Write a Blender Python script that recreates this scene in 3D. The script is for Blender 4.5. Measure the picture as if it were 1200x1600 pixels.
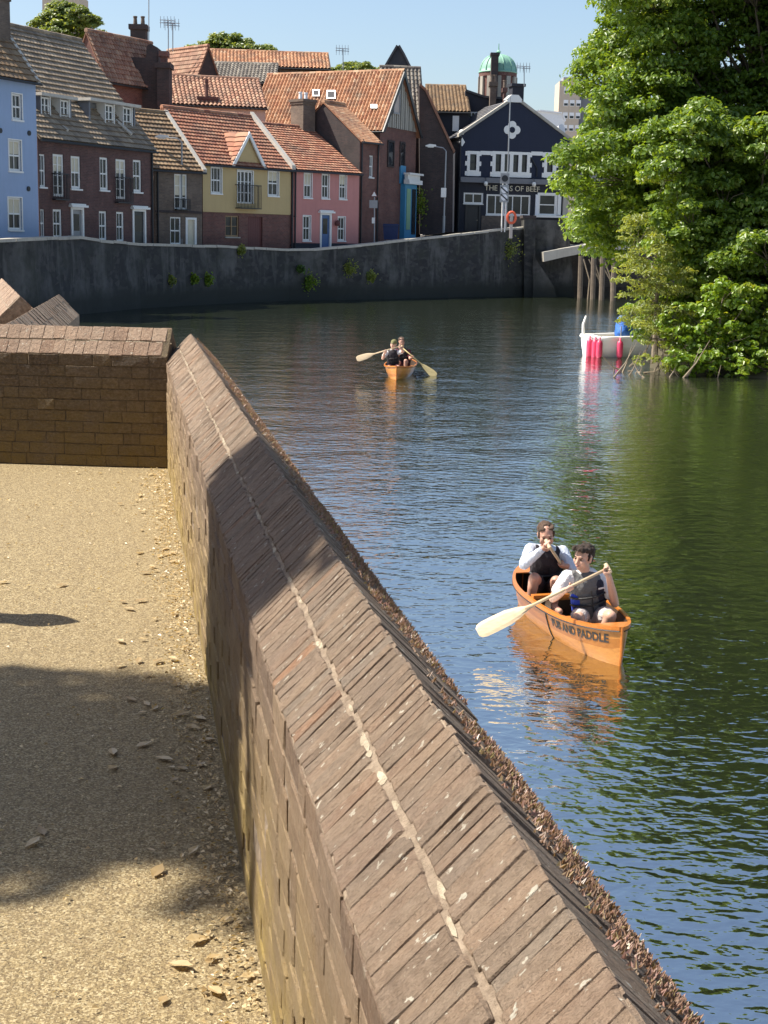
import bpy, bmesh, math, random
import numpy as np
from mathutils import Vector, Matrix, Quaternion, noise as mnoise

for o in list(bpy.data.objects):
    bpy.data.objects.remove(o)
R = math.radians
SC = bpy.context.scene
COL = SC.collection

# ------------------------------------------------------------------ camera, sky, sun, exposure
PW, PH, FPX = 1200.0, 1600.0, 2250.0
CAM_Z = 3.7
cd = bpy.data.cameras.new('camera')
cam = bpy.data.objects.new('camera', cd)
COL.objects.link(cam)
CAMROT = Matrix.Rotation(math.pi / 2 - R(10.8), 3, 'X') @ Matrix.Rotation(R(1.2), 3, 'Z')
CAMP = Vector((0, 0, CAM_Z))
cam.matrix_world = Matrix.Translation(CAMP) @ CAMROT.to_4x4()
cd.sensor_fit = 'VERTICAL'
cd.sensor_height = 36.0
cd.lens = 36.0 * FPX / PH
cd.clip_start = 0.05
cd.clip_end = 5000
SC.camera = cam

SUN_EL, SUN_AZ = R(54), R(86)        # azimuth: from +Y (view direction) towards -X (left)
SUN_DIR = Vector((-math.sin(SUN_AZ) * math.cos(SUN_EL), math.cos(SUN_AZ) * math.cos(SUN_EL), math.sin(SUN_EL)))
wd = bpy.data.worlds.new('World')
SC.world = wd
wd.use_nodes = True
nt = wd.node_tree
bg = nt.nodes['Background']
sky = nt.nodes.new('ShaderNodeTexSky')
sky.sky_type = 'NISHITA'
sky.sun_disc = False
sky.sun_elevation = SUN_EL
sky.sun_rotation = -SUN_AZ
sky.altitude = 0
sky.air_density = 1.0
sky.dust_density = 1.7
sky.ozone_density = 2.0
nt.links.new(sky.outputs[0], bg.inputs[0])
bg.inputs[1].default_value = 0.098
sl = bpy.data.lights.new('sun', 'SUN')
sl.energy = 5.0
sl.angle = R(0.55)
sl.color = (1.0, 0.93, 0.82)
so = bpy.data.objects.new('sun', sl)
COL.objects.link(so)
so.rotation_euler = (-SUN_DIR).to_track_quat('-Z', 'Y').to_euler()
so.location = SUN_DIR * 200
SC.view_settings.view_transform = 'Standard'
SC.view_settings.look = 'None'
SC.view_settings.exposure = 0.92
SC.view_settings.gamma = 1.0
SC.view_settings.use_curve_mapping = False
SC.render.resolution_x, SC.render.resolution_y = 768, 1024

# ------------------------------------------------------------------ helpers
def ray(px, py):
    return CAMROT @ Vector(((px - PW / 2) / FPX, -(py - PH / 2) / FPX, -1))
def on_z(px, py, z):
    d = ray(px, py)
    return CAMP + d * ((z - CAM_Z) / d.z)
def at(px, py, D):
    d = ray(px, py)
    return CAMP + d * (D / d.y)

def tag(o, label=None, cat=None, group=None, kind=None):
    if label: o['label'] = label
    if cat: o['category'] = cat
    if group: o['group'] = group
    if kind: o['kind'] = kind
    return o
def empty(name, loc=(0, 0, 0), rz=0, **k):
    o = bpy.data.objects.new(name, None)
    COL.objects.link(o)
    o.location = loc
    o.rotation_euler = (0, 0, rz)
    o.empty_display_size = 0.2
    return tag(o, **k)
def link_mesh(name, me, mat, parent=None):
    o = bpy.data.objects.new(name, me)
    COL.objects.link(o)
    if mat is not None and not me.materials:
        me.materials.append(mat)
    if parent is not None:
        o.parent = parent
    return o

class MB:
    """collects faces; build() links them as one mesh object"""
    def __init__(s):
        s.v = []; s.f = []; s.t = []
    def face(s, pts, tint=0.5):
        n = len(s.v)
        s.v.extend([tuple(p) for p in pts])
        s.f.append(tuple(range(n, n + len(pts)))); s.t.append(tint)
    def box(s, x0, x1, y0, y1, z0, z1, M=None, tint=0.5):
        p = [Vector((x, y, z)) for z in (z0, z1) for y in (y0, y1) for x in (x0, x1)]
        if M is not None: p = [M @ q for q in p]
        n = len(s.v)
        s.v.extend([tuple(q) for q in p])
        for f in ((0, 2, 3, 1), (4, 5, 7, 6), (0, 1, 5, 4), (2, 6, 7, 3), (0, 4, 6, 2), (1, 3, 7, 5)):
            s.f.append(tuple(n + i for i in f)); s.t.append(tint)
    def prism(s, poly, vec, tint=0.5):
        n = len(s.v); k = len(poly); vec = Vector(vec)
        s.v.extend([tuple(p) for p in poly]); s.v.extend([tuple(Vector(p) + vec) for p in poly])
        s.f.append(tuple(range(n, n + k))); s.t.append(tint)
        s.f.append(tuple(range(n + 2 * k - 1, n + k - 1, -1))); s.t.append(tint)
        for i in range(k):
            j = (i + 1) % k
            s.f.append((n + i, n + k + i, n + k + j, n + j)); s.t.append(tint)
    def tube(s, pts, rad, n=8, cap=True, tint=0.5, flat=None):
        pts = [Vector(p) for p in pts]
        if not hasattr(rad, '__len__'): rad = [rad] * len(pts)
        base = len(s.v)
        prev = None
        for i, p in enumerate(pts):
            d = (pts[min(i + 1, len(pts) - 1)] - pts[max(i - 1, 0)]).normalized()
            if prev is None:
                a = d.orthogonal().normalized() if flat is None else (Vector(flat) - d * Vector(flat).dot(d)).normalized()
            else:
                a = (prev - d * prev.dot(d)).normalized()
            prev = a
            b = d.cross(a)
            for k in range(n):
                an = 2 * math.pi * k / n
                s.v.append(tuple(p + (a * math.cos(an) + b * math.sin(an)) * rad[i]))
        for i in range(len(pts) - 1):
            for k in range(n):
                k2 = (k + 1) % n
                s.f.append((base + i * n + k, base + i * n + k2, base + (i + 1) * n + k2, base + (i + 1) * n + k)); s.t.append(tint)
        if cap:
            s.f.append(tuple(base + k for k in reversed(range(n)))); s.t.append(tint)
            s.f.append(tuple(base + (len(pts) - 1) * n + k for k in range(n))); s.t.append(tint)
    def lathe(s, prof, c=(0, 0, 0), n=16, tint=0.5):
        base = len(s.v); c = Vector(c)
        for r, z in prof:
            for k in range(n):
                an = 2 * math.pi * k / n
                s.v.append((c.x + r * math.cos(an), c.y + r * math.sin(an), c.z + z))
        for i in range(len(prof) - 1):
            for k in range(n):
                k2 = (k + 1) % n
                s.f.append((base + i * n + k, base + i * n + k2, base + (i + 1) * n + k2, base + (i + 1) * n + k)); s.t.append(tint)
        s.f.append(tuple(base + k for k in reversed(range(n)))); s.t.append(tint)
        s.f.append(tuple(base + (len(prof) - 1) * n + k for k in range(n))); s.t.append(tint)
    def mesh(s, name, smooth=False, tints=False, fix=False):
        me = bpy.data.meshes.new(name)
        me.from_pydata(s.v, [], s.f)
        if tints:
            at_ = me.attributes.new('tint', 'FLOAT', 'FACE')
            at_.data.foreach_set('value', s.t)
        if fix:
            bm = bmesh.new(); bm.from_mesh(me)
            bmesh.ops.recalc_face_normals(bm, faces=bm.faces)
            bm.to_mesh(me); bm.free()
        if smooth:
            me.polygons.foreach_set('use_smooth', [True] * len(me.polygons))
        me.update()
        return me
    def build(s, name, mat, parent=None, smooth=False, tints=False, fix=True):
        return link_mesh(name, s.mesh(name, smooth, tints, fix), mat, parent)

# ------------------------------------------------------------------ materials
def new_mat(name):
    m = bpy.data.materials.new(name)
    m.use_nodes = True
    t = m.node_tree
    return m, t, t.nodes['Principled BSDF']
def N(t, typ, **k):
    n = t.nodes.new(typ)
    for a, b in k.items():
        if a.startswith('i_'):
            key = a[2:]
            key = int(key) if key.isdigit() else key.replace('_', ' ')
            n.inputs[key].default_value = b
        else:
            setattr(n, a, b)
    return n
def L(t, a, b): t.links.new(a, b)
def coords(t, kind='Object', scale=(1, 1, 1), rot=(0, 0, 0)):
    if kind == 'World':
        g = N(t, 'ShaderNodeNewGeometry').outputs['Position']
    else:
        g = N(t, 'ShaderNodeTexCoord').outputs[kind]
    mp = N(t, 'ShaderNodeMapping')
    mp.inputs['Scale'].default_value = scale
    mp.inputs['Rotation'].default_value = rot
    L(t, g, mp.inputs[0])
    return mp.outputs[0]
def noise(t, vec, scale, detail=4, rough=0.55, dist=0.0):
    n = N(t, 'ShaderNodeTexNoise')
    n.inputs['Scale'].default_value = scale
    n.inputs['Detail'].default_value = detail
    n.inputs['Roughness'].default_value = rough
    n.inputs['Distortion'].default_value = dist
    L(t, vec, n.inputs['Vector'])
    return n.outputs['Fac']
def ramp(t, fac, stops):
    r = N(t, 'ShaderNodeValToRGB')
    e = r.color_ramp.elements
    while len(e) < len(stops): e.new(0.5)
    for k, (p, c) in enumerate(stops):
        e[k].position = p
        e[k].color = (*c, 1) if hasattr(c, '__len__') else (c, c, c, 1)
    L(t, fac, r.inputs[0])
    return r.outputs[0]
def mix(t, fac, a, b, mode='MIX'):
    m = N(t, 'ShaderNodeMix', data_type='RGBA', blend_type=mode)
    for sock, v in ((m.inputs[0], fac), (m.inputs[6], a), (m.inputs[7], b)):
        if isinstance(v, (int, float)): sock.default_value = v
        elif isinstance(v, tuple): sock.default_value = (*v, 1)
        else: L(t, v, sock)
    return m.outputs[2]
def bump(t, h, strength, dist, bsdf, normal=None):
    b = N(t, 'ShaderNodeBump')
    b.inputs['Strength'].default_value = strength
    b.inputs['Distance'].default_value = dist
    L(t, h, b.inputs['Height'])
    if normal is not None: L(t, normal, b.inputs['Normal'])
    L(t, b.outputs[0], bsdf.inputs['Normal'])
    return b.outputs[0]
def attr(t, name):
    return N(t, 'ShaderNodeAttribute', attribute_name=name).outputs['Fac']

def m_plain(name, col, rough=0.6, metal=0.0, var=0.12, scale=6.0, bmp=0.0):
    m, t, b = new_mat(name)
    v = coords(t)
    f = noise(t, v, scale, 5)
    c = mix(t, f, tuple(max(0, x * (1 - var)) for x in col), tuple(min(1, x * (1 + var)) for x in col))
    L(t, c, b.inputs['Base Color'])
    b.inputs['Roughness'].default_value = rough
    b.inputs['Metallic'].default_value = metal
    if bmp: bump(t, noise(t, v, scale * 6, 3), bmp, 0.01, b)
    return m
def m_render(name, col, grime=0.35):
    """painted render / masonry with rain streaks and patches"""
    m, t, b = new_mat(name)
    v = coords(t)
    f1 = noise(t, v, 0.7, 6, 0.6)
    vs = coords(t, scale=(3.0, 3.0, 0.25))
    f2 = noise(t, vs, 1.6, 5, 0.65)
    c = mix(t, ramp(t, f1, [(0.35, 0), (0.75, 1)]), tuple(x * 1.05 for x in col), tuple(x * (1 - grime * 0.5) for x in col))
    c = mix(t, ramp(t, f2, [(0.5, 0), (0.8, 0.7)]), c, tuple(x * (1 - grime) for x in col))
    L(t, c, b.inputs['Base Color'])
    b.inputs['Roughness'].default_value = 0.85
    bump(t, noise(t, v, 14, 4), 0.4, 0.02, b)
    return m
def m_brick(name, c1, c2, mortar, bw=0.23, bh=0.075):
    m, t, b = new_mat(name)
    g = N(t, 'ShaderNodeTexCoord').outputs['Object']
    sx = N(t, 'ShaderNodeSeparateXYZ'); L(t, g, sx.inputs[0])
    ad = N(t, 'ShaderNodeMath', operation='ADD'); L(t, sx.outputs[0], ad.inputs[0]); L(t, sx.outputs[1], ad.inputs[1])
    cx = N(t, 'ShaderNodeCombineXYZ'); L(t, ad.outputs[0], cx.inputs[0]); L(t, sx.outputs[2], cx.inputs[1])
    br = N(t, 'ShaderNodeTexBrick')
    br.inputs['Color1'].default_value = (*c1, 1); br.inputs['Color2'].default_value = (*c2, 1); br.inputs['Mortar'].default_value = (*mortar, 1)
    br.inputs['Scale'].default_value = 1.0
    br.inputs['Mortar Size'].default_value = 0.009
    br.inputs['Brick Width'].default_value = bw; br.inputs['Row Height'].default_value = bh
    L(t, cx.outputs[0], br.inputs['Vector'])
    f = noise(t, coords(t), 0.8, 6, 0.62)
    c = mix(t, ramp(t, f, [(0.3, 0), (0.75, 0.75)]), br.outputs['Color'], tuple(x * 0.5 for x in c2))
    f2 = noise(t, coords(t), 5.0, 4, 0.6)
    c = mix(t, ramp(t, f2, [(0.55, 0), (0.8, 0.5)]), c, tuple(min(1, x * 1.5) for x in c1))
    L(t, c, b.inputs['Base Color'])
    b.inputs['Roughness'].default_value = 0.9
    bump(t, br.outputs['Fac'], -0.5, 0.01, b)
    return m
def m_tile(name, stops, stain=(0.10, 0.085, 0.07)):
    m, t, b = new_mat(name)
    c = ramp(t, attr(t, 'tint'), stops)
    v = coords(t)
    f = noise(t, v, 0.9, 6, 0.6)
    c = mix(t, ramp(t, f, [(0.45, 0), (0.8, 0.75)]), c, stain)
    f2 = noise(t, v, 9, 4, 0.6)
    c = mix(t, ramp(t, f2, [(0.6, 0), (0.85, 0.45)]), c, (0.42, 0.38, 0.28))
    L(t, c, b.inputs['Base Color'])
    b.inputs['Roughness'].default_value = 0.85
    bump(t, noise(t, v, 30, 3), 0.3, 0.01, b)
    return m
def m_leaf(name, stops, trans=0.52):
    m, t, b = new_mat(name)
    c = ramp(t, attr(t, 'tint'), stops)
    L(t, c, b.inputs['Base Color'])
    b.inputs['Roughness'].default_value = 0.38
    b.inputs['Specular IOR Level'].default_value = 0.6
    tr = N(t, 'ShaderNodeBsdfTranslucent')
    c2 = mix(t, 1.0, c, (1.5, 1.25, 0.4), 'MULTIPLY')
    L(t, c2, tr.inputs[0])
    ms = N(t, 'ShaderNodeMixShader'); ms.inputs[0].default_value = trans
    L(t, b.outputs[0], ms.inputs[1]); L(t, tr.outputs[0], ms.inputs[2])
    L(t, ms.outputs[0], t.nodes['Material Output'].inputs[0])
    return m

MAT = {}
MAT['white'] = m_plain('white_paint', (0.78, 0.77, 0.73), 0.5, var=0.08)
MAT['cream'] = m_plain('cream_paint', (0.62, 0.56, 0.42), 0.5)
MAT['black'] = m_plain('black_paint', (0.018, 0.018, 0.02), 0.4)
MAT['iron'] = m_plain('dark_iron', (0.03, 0.032, 0.035), 0.5, 0.3)
MAT['grey_metal'] = m_plain('galvanised_steel', (0.35, 0.36, 0.37), 0.45, 0.6)
MAT['grey'] = m_plain('grey_paint', (0.3, 0.3, 0.3), 0.6)
MAT['blue_door'] = m_plain('blue_paint', (0.05, 0.12, 0.28), 0.4)
MAT['turquoise'] = m_plain('turquoise_paint', (0.06, 0.27, 0.46), 0.4)
MAT['green_paint'] = m_plain('pale_green_paint', (0.25, 0.42, 0.25), 0.4)
MAT['navy_bin'] = m_plain('navy_plastic', (0.012, 0.03, 0.12), 0.45)
MAT['garage'] = m_plain('dark_red_boards', (0.12, 0.035, 0.03), 0.6)
MAT['timber'] = m_plain('stained_timber', (0.28, 0.18, 0.09), 0.6)
MAT['blind'] = m_plain('blind_cloth', (0.62, 0.56, 0.42), 0.9)
MAT['orange'] = m_plain('orange_plastic', (0.7, 0.11, 0.04), 0.5)
MAT['lamp_glass'] = m_plain('lamp_lens', (0.75, 0.75, 0.7), 0.25)
MAT['lead'] = m_plain('lead_sheet', (0.16, 0.165, 0.18), 0.6)
MAT['stone'] = m_render('pale_stone', (0.42, 0.39, 0.33), 0.4)
MAT['mortar_cap'] = m_render('cement_verge', (0.55, 0.51, 0.44), 0.35)
def _glass():
    m, t, b = new_mat('window_glass')
    f = noise(t, coords(t), 1.3, 3)
    L(t, mix(t, f, (0.008, 0.01, 0.012), (0.05, 0.055, 0.06)), b.inputs['Base Color'])
    b.inputs['Roughness'].default_value = 0.04
    bump(t, noise(t, coords(t), 1.1, 1), 0.25, 0.03, b)
    return m
MAT['glass'] = _glass()
MAT['terra_pan'] = m_tile('orange_pantiles', [(0, (0.319, 0.134, 0.071)), (0.4, (0.420, 0.210, 0.109)), (0.8, (0.504, 0.286, 0.160)), (1, (0.538, 0.361, 0.227))])
MAT['brown_pan'] = m_tile('brown_pantiles', [(0, (0.235, 0.109, 0.067)), (0.5, (0.353, 0.185, 0.118)), (1, (0.454, 0.286, 0.185))])
MAT['red_tile'] = m_tile('red_roof_tiles', [(0, (0.235, 0.084, 0.050)), (0.5, (0.370, 0.160, 0.092)), (1, (0.454, 0.252, 0.151))])
MAT['grey_tile'] = m_tile('grey_brown_tiles', [(0, (0.19, 0.145, 0.10)), (0.5, (0.31, 0.24, 0.165)), (1, (0.42, 0.33, 0.23))])
MAT['tan_tile'] = m_tile('tan_tiles', [(0, (0.168, 0.101, 0.050)), (0.5, (0.260, 0.168, 0.092)), (1, (0.336, 0.235, 0.134))])
MAT['grey_pan'] = m_tile('grey_pantiles', [(0, (0.118, 0.101, 0.088)), (0.5, (0.218, 0.193, 0.160)), (1, (0.319, 0.286, 0.235))])
MAT['slate'] = m_tile('slates', [(0, (0.05, 0.052, 0.06)), (1, (0.11, 0.11, 0.12))])
MAT['blue_render'] = m_render('blue_render', (0.302, 0.395, 0.563), 0.12)
MAT['yellow_render'] = m_render('yellow_render', (0.504, 0.374, 0.181), 0.12)
MAT['pink_render'] = m_render('pink_render', (0.521, 0.227, 0.202), 0.18)
MAT['pale_render'] = m_render('pale_render', (0.504, 0.437, 0.386), 0.25)
MAT['navy_render'] = m_render('navy_render', (0.016, 0.022, 0.044), 0.2)
MAT['black_render'] = m_render('black_render', (0.024, 0.026, 0.036), 0.3)
MAT['brick_red'] = m_brick('red_brick', (0.218, 0.084, 0.063), (0.134, 0.055, 0.046), (0.202, 0.160, 0.134))
MAT['brick_plum'] = m_brick('plum_brick', (0.168, 0.080, 0.067), (0.101, 0.050, 0.046), (0.143, 0.109, 0.097))
MAT['brick_brown'] = m_brick('brown_brick', (0.210, 0.151, 0.109), (0.134, 0.097, 0.076), (0.185, 0.160, 0.134))
MAT['brick_dark'] = m_brick('sooty_brick', (0.080, 0.052, 0.048), (0.044, 0.036, 0.036), (0.080, 0.068, 0.064))
MAT['copper'] = m_plain('verdigris_copper', (0.22, 0.42, 0.32), 0.6, var=0.3, scale=1.5)
MAT['tan_concrete'] = m_render('tan_concrete', (0.5, 0.42, 0.34), 0.2)
MAT['far_white'] = m_plain('white_sheet_roof', (0.75, 0.76, 0.78), 0.5)
MAT['bark'] = m_plain('bark', (0.12, 0.095, 0.07), 0.95, var=0.5, scale=5, bmp=0.8)
MAT['twig'] = m_plain('twig_bark', (0.2, 0.16, 0.11), 0.9, var=0.4)
GREEN = [(0, (0.085, 0.155, 0.024)), (0.5, (0.145, 0.24, 0.034)), (0.85, (0.205, 0.31, 0.045)), (1, (0.28, 0.35, 0.065))]
MAT['leaf'] = m_leaf('sycamore_leaf', GREEN)
MAT['leaf_dark'] = m_leaf('dark_leaf', [(0, (0.035, 0.08, 0.014)), (0.6, (0.07, 0.145, 0.02)), (1, (0.12, 0.20, 0.03))], 0.35)
MAT['leaf_olive'] = m_leaf('olive_leaf', [(0, (0.15, 0.20, 0.045)), (0.6, (0.24, 0.30, 0.07)), (1, (0.32, 0.36, 0.11))])
MAT['leaf_lime'] = m_leaf('lime_leaf', [(0, (0.10, 0.18, 0.015)), (0.6, (0.17, 0.28, 0.02)), (1, (0.27, 0.33, 0.04))], 0.42)
MAT['leaf_far'] = m_leaf('far_leaf', [(0, (0.12, 0.18, 0.05)), (0.6, (0.19, 0.26, 0.07)), (1, (0.28, 0.33, 0.11))])
# ------------------------------------------------------------------ setting: water, path, banks
rng = random.Random(11)
def _water():
    m, t, b = new_mat('river_water')
    b.inputs['Base Color'].default_value = (0.018, 0.023, 0.012, 1)
    b.inputs['Roughness'].default_value = 0.035
    b.inputs['IOR'].default_value = 9.0
    p = coords(t, 'World', (0.95, 1.25, 1.0), (0, 0, R(7)))
    p2 = coords(t, 'World', (0.9, 1.25, 1.0), (0, 0, R(-12)))
    n1 = noise(t, p, 0.6, 2, 0.5, 0.3)        # slow swell, patches
    n2 = noise(t, p2, 4.6, 2, 0.5, 0.25)        # wavelets
    n3 = noise(t, p, 10.5, 2, 0.5, 0.2)        # fine ripples
    patch = ramp(t, noise(t, coords(t, 'World', (0.5, 0.35, 1)), 0.22, 3), [(0.3, 0.5), (0.7, 1.0)])
    def mul(a, k):
        q = N(t, 'ShaderNodeMath', operation='MULTIPLY'); L(t, a, q.inputs[0])
        if isinstance(k, float): q.inputs[1].default_value = k
        else: L(t, k, q.inputs[1])
        return q.outputs[0]
    def add(a, c):
        q = N(t, 'ShaderNodeMath', operation='ADD'); L(t, a, q.inputs[0]); L(t, c, q.inputs[1])
        return q.outputs[0]
    h = add(mul(n1, 0.036), mul(add(mul(n2, 0.021), mul(n3, 0.0045)), patch))
    bump(t, h, 1.0, 1.0, b)
    return m
MAT['water'] = _water()
mb = MB()
mb.face([(-70, -40, 0), (160, -40, 0), (160, 300, 0), (-70, 300, 0)])
tag(mb.build('river_water', MAT['water'], fix=False), kind='structure')
mb = MB()
mb.face([(-2500, -2500, -2.2), (2500, -2500, -2.2), (2500, 2500, -2.2), (-2500, 2500, -2.2)])
tag(mb.build('ground', m_plain('grassy_earth', (0.055, 0.07, 0.03), 0.95), fix=False), kind='structure')

# gravel path on the near quay
PATH_Z = 2.15
def _gravel():
    m, t, b = new_mat('bonded_gravel')
    p = coords(t, 'World')
    vo = N(t, 'ShaderNodeTexVoronoi'); vo.inputs['Scale'].default_value = 210
    L(t, p, vo.inputs['Vector'])
    sp = N(t, 'ShaderNodeSeparateColor'); L(t, vo.outputs['Color'], sp.inputs[0])
    c = ramp(t, sp.outputs[0], [(0, (0.09, 0.062, 0.028)), (0.35, (0.225, 0.165, 0.075)), (0.7, (0.33, 0.25, 0.12)), (1, (0.50, 0.42, 0.25))])
    f = noise(t, p, 1.4, 6, 0.6)
    c = mix(t, ramp(t, f, [(0.3, 0), (0.8, 0.5)]), c, (0.20, 0.15, 0.08))
    f = noise(t, p, 28, 4, 0.7)
    c = mix(t, ramp(t, f, [(0.42, 0.0), (0.66, 0.38)]), c, (0.15, 0.105, 0.055))
    L(t, c, b.inputs['Base Color'])
    b.inputs['Roughness'].default_value = 0.85
    n1 = bump(t, vo.outputs['Distance'], -1.0, 0.012, b)
    bump(t, noise(t, p, 26, 5, 0.7), 0.9, 0.02, b, n1)
    return m
MAT['gravel'] = _gravel()
# wall frame: inner face of the long parapet is x = 0.2755 - 0.1815 y
EW = Vector((-0.1815, 1, 0)).normalized()
RW = Vector((EW.y, -EW.x, 0))
def inner(s):
    """point on the path where the long wall stands, s metres along it from y = 0"""
    return Vector((0.2755, 0, PATH_Z)) + EW * s
S_END = 9.68 / EW.y
CR_Y = 9.54                                    # face of the cross wall
mb = MB()
g0 = inner(-9) + RW * 0.1; g1 = inner(S_END) + RW * 0.1
nx, ny = 30, 60
rows = []
for j in range(ny + 1):
    y = -8 + (CR_Y + 0.1 + 8) * j / ny
    xr = 0.2755 - 0.1815 * y + 0.08
    rows.append([(xr + (-40 - xr) * (i / nx) ** 2, y, PATH_Z + 0.012 * mnoise.noise(Vector(((xr - 40 * (i / nx) ** 2) * 0.9, y * 0.9, 0))) - 0.006) for i in range(nx + 1)])
for j in range(ny):
    for i in range(nx):
        mb.face([rows[j][i], rows[j + 1][i], rows[j + 1][i + 1], rows[j][i + 1]])
path = mb.build('gravel_path', MAT['gravel'], smooth=True)
tag(path, kind='structure')

# ------------------------------------------------------------------ brick parapet walls (near)
RUN = {}
def _oldbrick(name, stops, lichen=0.5, yellow=0.0, shade_tone=0.0, grain=(3.2, 2.4, 3.0), src='object'):
    m, t, b = new_mat(name)
    if src == 'object':
        RUN[m.name] = _oldbrick(name + '_run', stops, lichen, yellow, shade_tone, (grain[0] * 8, grain[1] * 5, grain[2] * 8), 'tint')
        oi = N(t, 'ShaderNodeObjectInfo').outputs['Random']
    else: oi = attr(t, 'tint')
    c = ramp(t, oi, stops)
    p = coords(t, 'World')
    po = coords(t, 'Object', grain)
    addn = N(t, 'ShaderNodeVectorMath', operation='ADD'); L(t, po, addn.inputs[0])
    sc3 = N(t, 'ShaderNodeVectorMath', operation='SCALE'); sc3.inputs[3].default_value = 37.0
    cxo = N(t, 'ShaderNodeCombineXYZ'); L(t, oi, cxo.inputs[0]); L(t, oi, cxo.inputs[1]); L(t, cxo.outputs[0], sc3.inputs[0]); L(t, sc3.outputs[0], addn.inputs[1]); po = addn.outputs[0]
    f = noise(t, p, 16, 6, 0.68)
    c = mix(t, ramp(t, f, [(0.35, 0), (0.75, 0.85)]), c, mix(t, 0.5, c, (0.12, 0.085, 0.06)))
    fs = noise(t, po, 1.6, 6, 0.7)
    c = mix(t, ramp(t, fs, [(0.33, 0.5), (0.5, 0)]), c, mix(t, 0.45, c, (0.09, 0.065, 0.05)))
    c = mix(t, ramp(t, fs, [(0.55, 0), (0.75, 0.4)]), c, (0.42, 0.31, 0.21))
    f = noise(t, p, 60, 5, 0.7)
    c = mix(t, ramp(t, f, [(0.4, 0.0), (0.7, 0.6)]), c, mix(t, 0.55, c, (0.52, 0.40, 0.29)))
    fp = noise(t, p, 3.1, 4, 0.6)
    c = mix(t, ramp(t, fp, [(0.42, 0.0), (0.68, 0.6)]), c, mix(t, 0.5, c, (0.20, 0.16, 0.13)))
    if yellow:
        sz = N(t, 'ShaderNodeSeparateXYZ'); L(t, p, sz.inputs[0])
        mr = N(t, 'ShaderNodeMapRange'); mr.inputs[1].default_value = 2.80; mr.inputs[2].default_value = 2.2
        L(t, sz.outputs[2], mr.inputs[0])
        md = N(t, 'ShaderNodeMath', operation='MULTIPLY'); L(t, mr.outputs[0], md.inputs[0])
        L(t, ramp(t, noise(t, p, 5, 5, 0.65), [(0.3, 0.25), (0.6, 1.0)]), md.inputs[1])
        mk = N(t, 'ShaderNodeMath', operation='MULTIPLY'); L(t, md.outputs[0], mk.inputs[0]); mk.inputs[1].default_value = yellow
        c = mix(t, mk.outputs[0], c, (0.42, 0.30, 0.075) if not shade_tone else (0.24, 0.165, 0.045))
    # white crustose lichen spots
    fl = noise(t, p, 42, 3, 0.6, 0.3)
    fr = noise(t, p, 2.3, 3, 0.6)
    a = N(t, 'ShaderNodeMath', operation='MULTIPLY'); L(t, ramp(t, fl, [(0.645, 0), (0.68, 1)]), a.inputs[0]); L(t, ramp(t, fr, [(0.38, 0.45), (0.6, 1)]), a.inputs[1])
    a2 = N(t, 'ShaderNodeMath', operation='MULTIPLY'); L(t, a.outputs[0], a2.inputs[0]); a2.inputs[1].default_value = lichen
    c = mix(t, a2.outputs[0], c, (0.62, 0.57, 0.46))
    L(t, c, b.inputs['Base Color'])
    b.inputs['Roughness'].default_value = 0.92
    n1 = bump(t, noise(t, p, 38, 6, 0.72), 1.0, 0.026, b)
    bump(t, fs, 0.9, 0.012, b, n1)
    return m
CB = [(0, (0.24, 0.165, 0.108)), (0.2, (0.285, 0.21, 0.145)), (0.4, (0.31, 0.215, 0.14)), (0.6, (0.345, 0.24, 0.158)), (0.8, (0.315, 0.205, 0.132)), (0.95, (0.285, 0.225, 0.165)), (1, (0.38, 0.20, 0.105))]
MAT['coping'] = _oldbrick('weathered_coping_brick', CB, 1.0)
MAT['face_brick'] = _oldbrick('weathered_face_brick', [(0, (0.19, 0.115, 0.07)), (0.5, (0.30, 0.20, 0.125)), (1, (0.36, 0.25, 0.155))], 0.25, 0.8, grain=(1.5, 3.0, 9.0))
MAT['cross_brick'] = _oldbrick('yellowed_brick', [(0, (0.10, 0.068, 0.035)), (0.5, (0.15, 0.105, 0.05)), (1, (0.20, 0.14, 0.06))], 0.08, 0.85, shade_tone=1.0, grain=(2.5, 3.0, 5.0))  # brick colours darkened to carry the shade on this face
MAT['cross_coping'] = _oldbrick('pale_coping_brick', [(0, (0.25, 0.15, 0.095)), (0.5, (0.36, 0.235, 0.155)), (1, (0.42, 0.30, 0.21))], 0.9)
def _mortar(name, c1, c2):
    m, t, b = new_mat(name)
    p = coords(t, 'World')
    f = noise(t, p, 24, 6, 0.7)
    L(t, mix(t, ramp(t, f, [(0.35, 0), (0.65, 1)]), c1, c2), b.inputs['Base Color'])
    b.inputs['Roughness'].default_value = 0.95
    bump(t, noise(t, p, 55, 5, 0.7), 1.0, 0.012, b)
    return m
MAT['mortar'] = _mortar('old_mortar', (0.17, 0.125, 0.085), (0.34, 0.265, 0.19))
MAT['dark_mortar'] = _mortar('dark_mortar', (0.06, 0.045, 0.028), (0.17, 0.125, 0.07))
MAT['lime_mortar'] = _mortar('lime_mortar', (0.26, 0.21, 0.14), (0.50, 0.43, 0.32))
MAT['moss'] = m_leaf('dry_moss', [(0, (0.14, 0.09, 0.06)), (0.5, (0.28, 0.18, 0.13)), (0.8, (0.36, 0.21, 0.18)), (1, (0.28, 0.26, 0.11))], 0.2)

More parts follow.
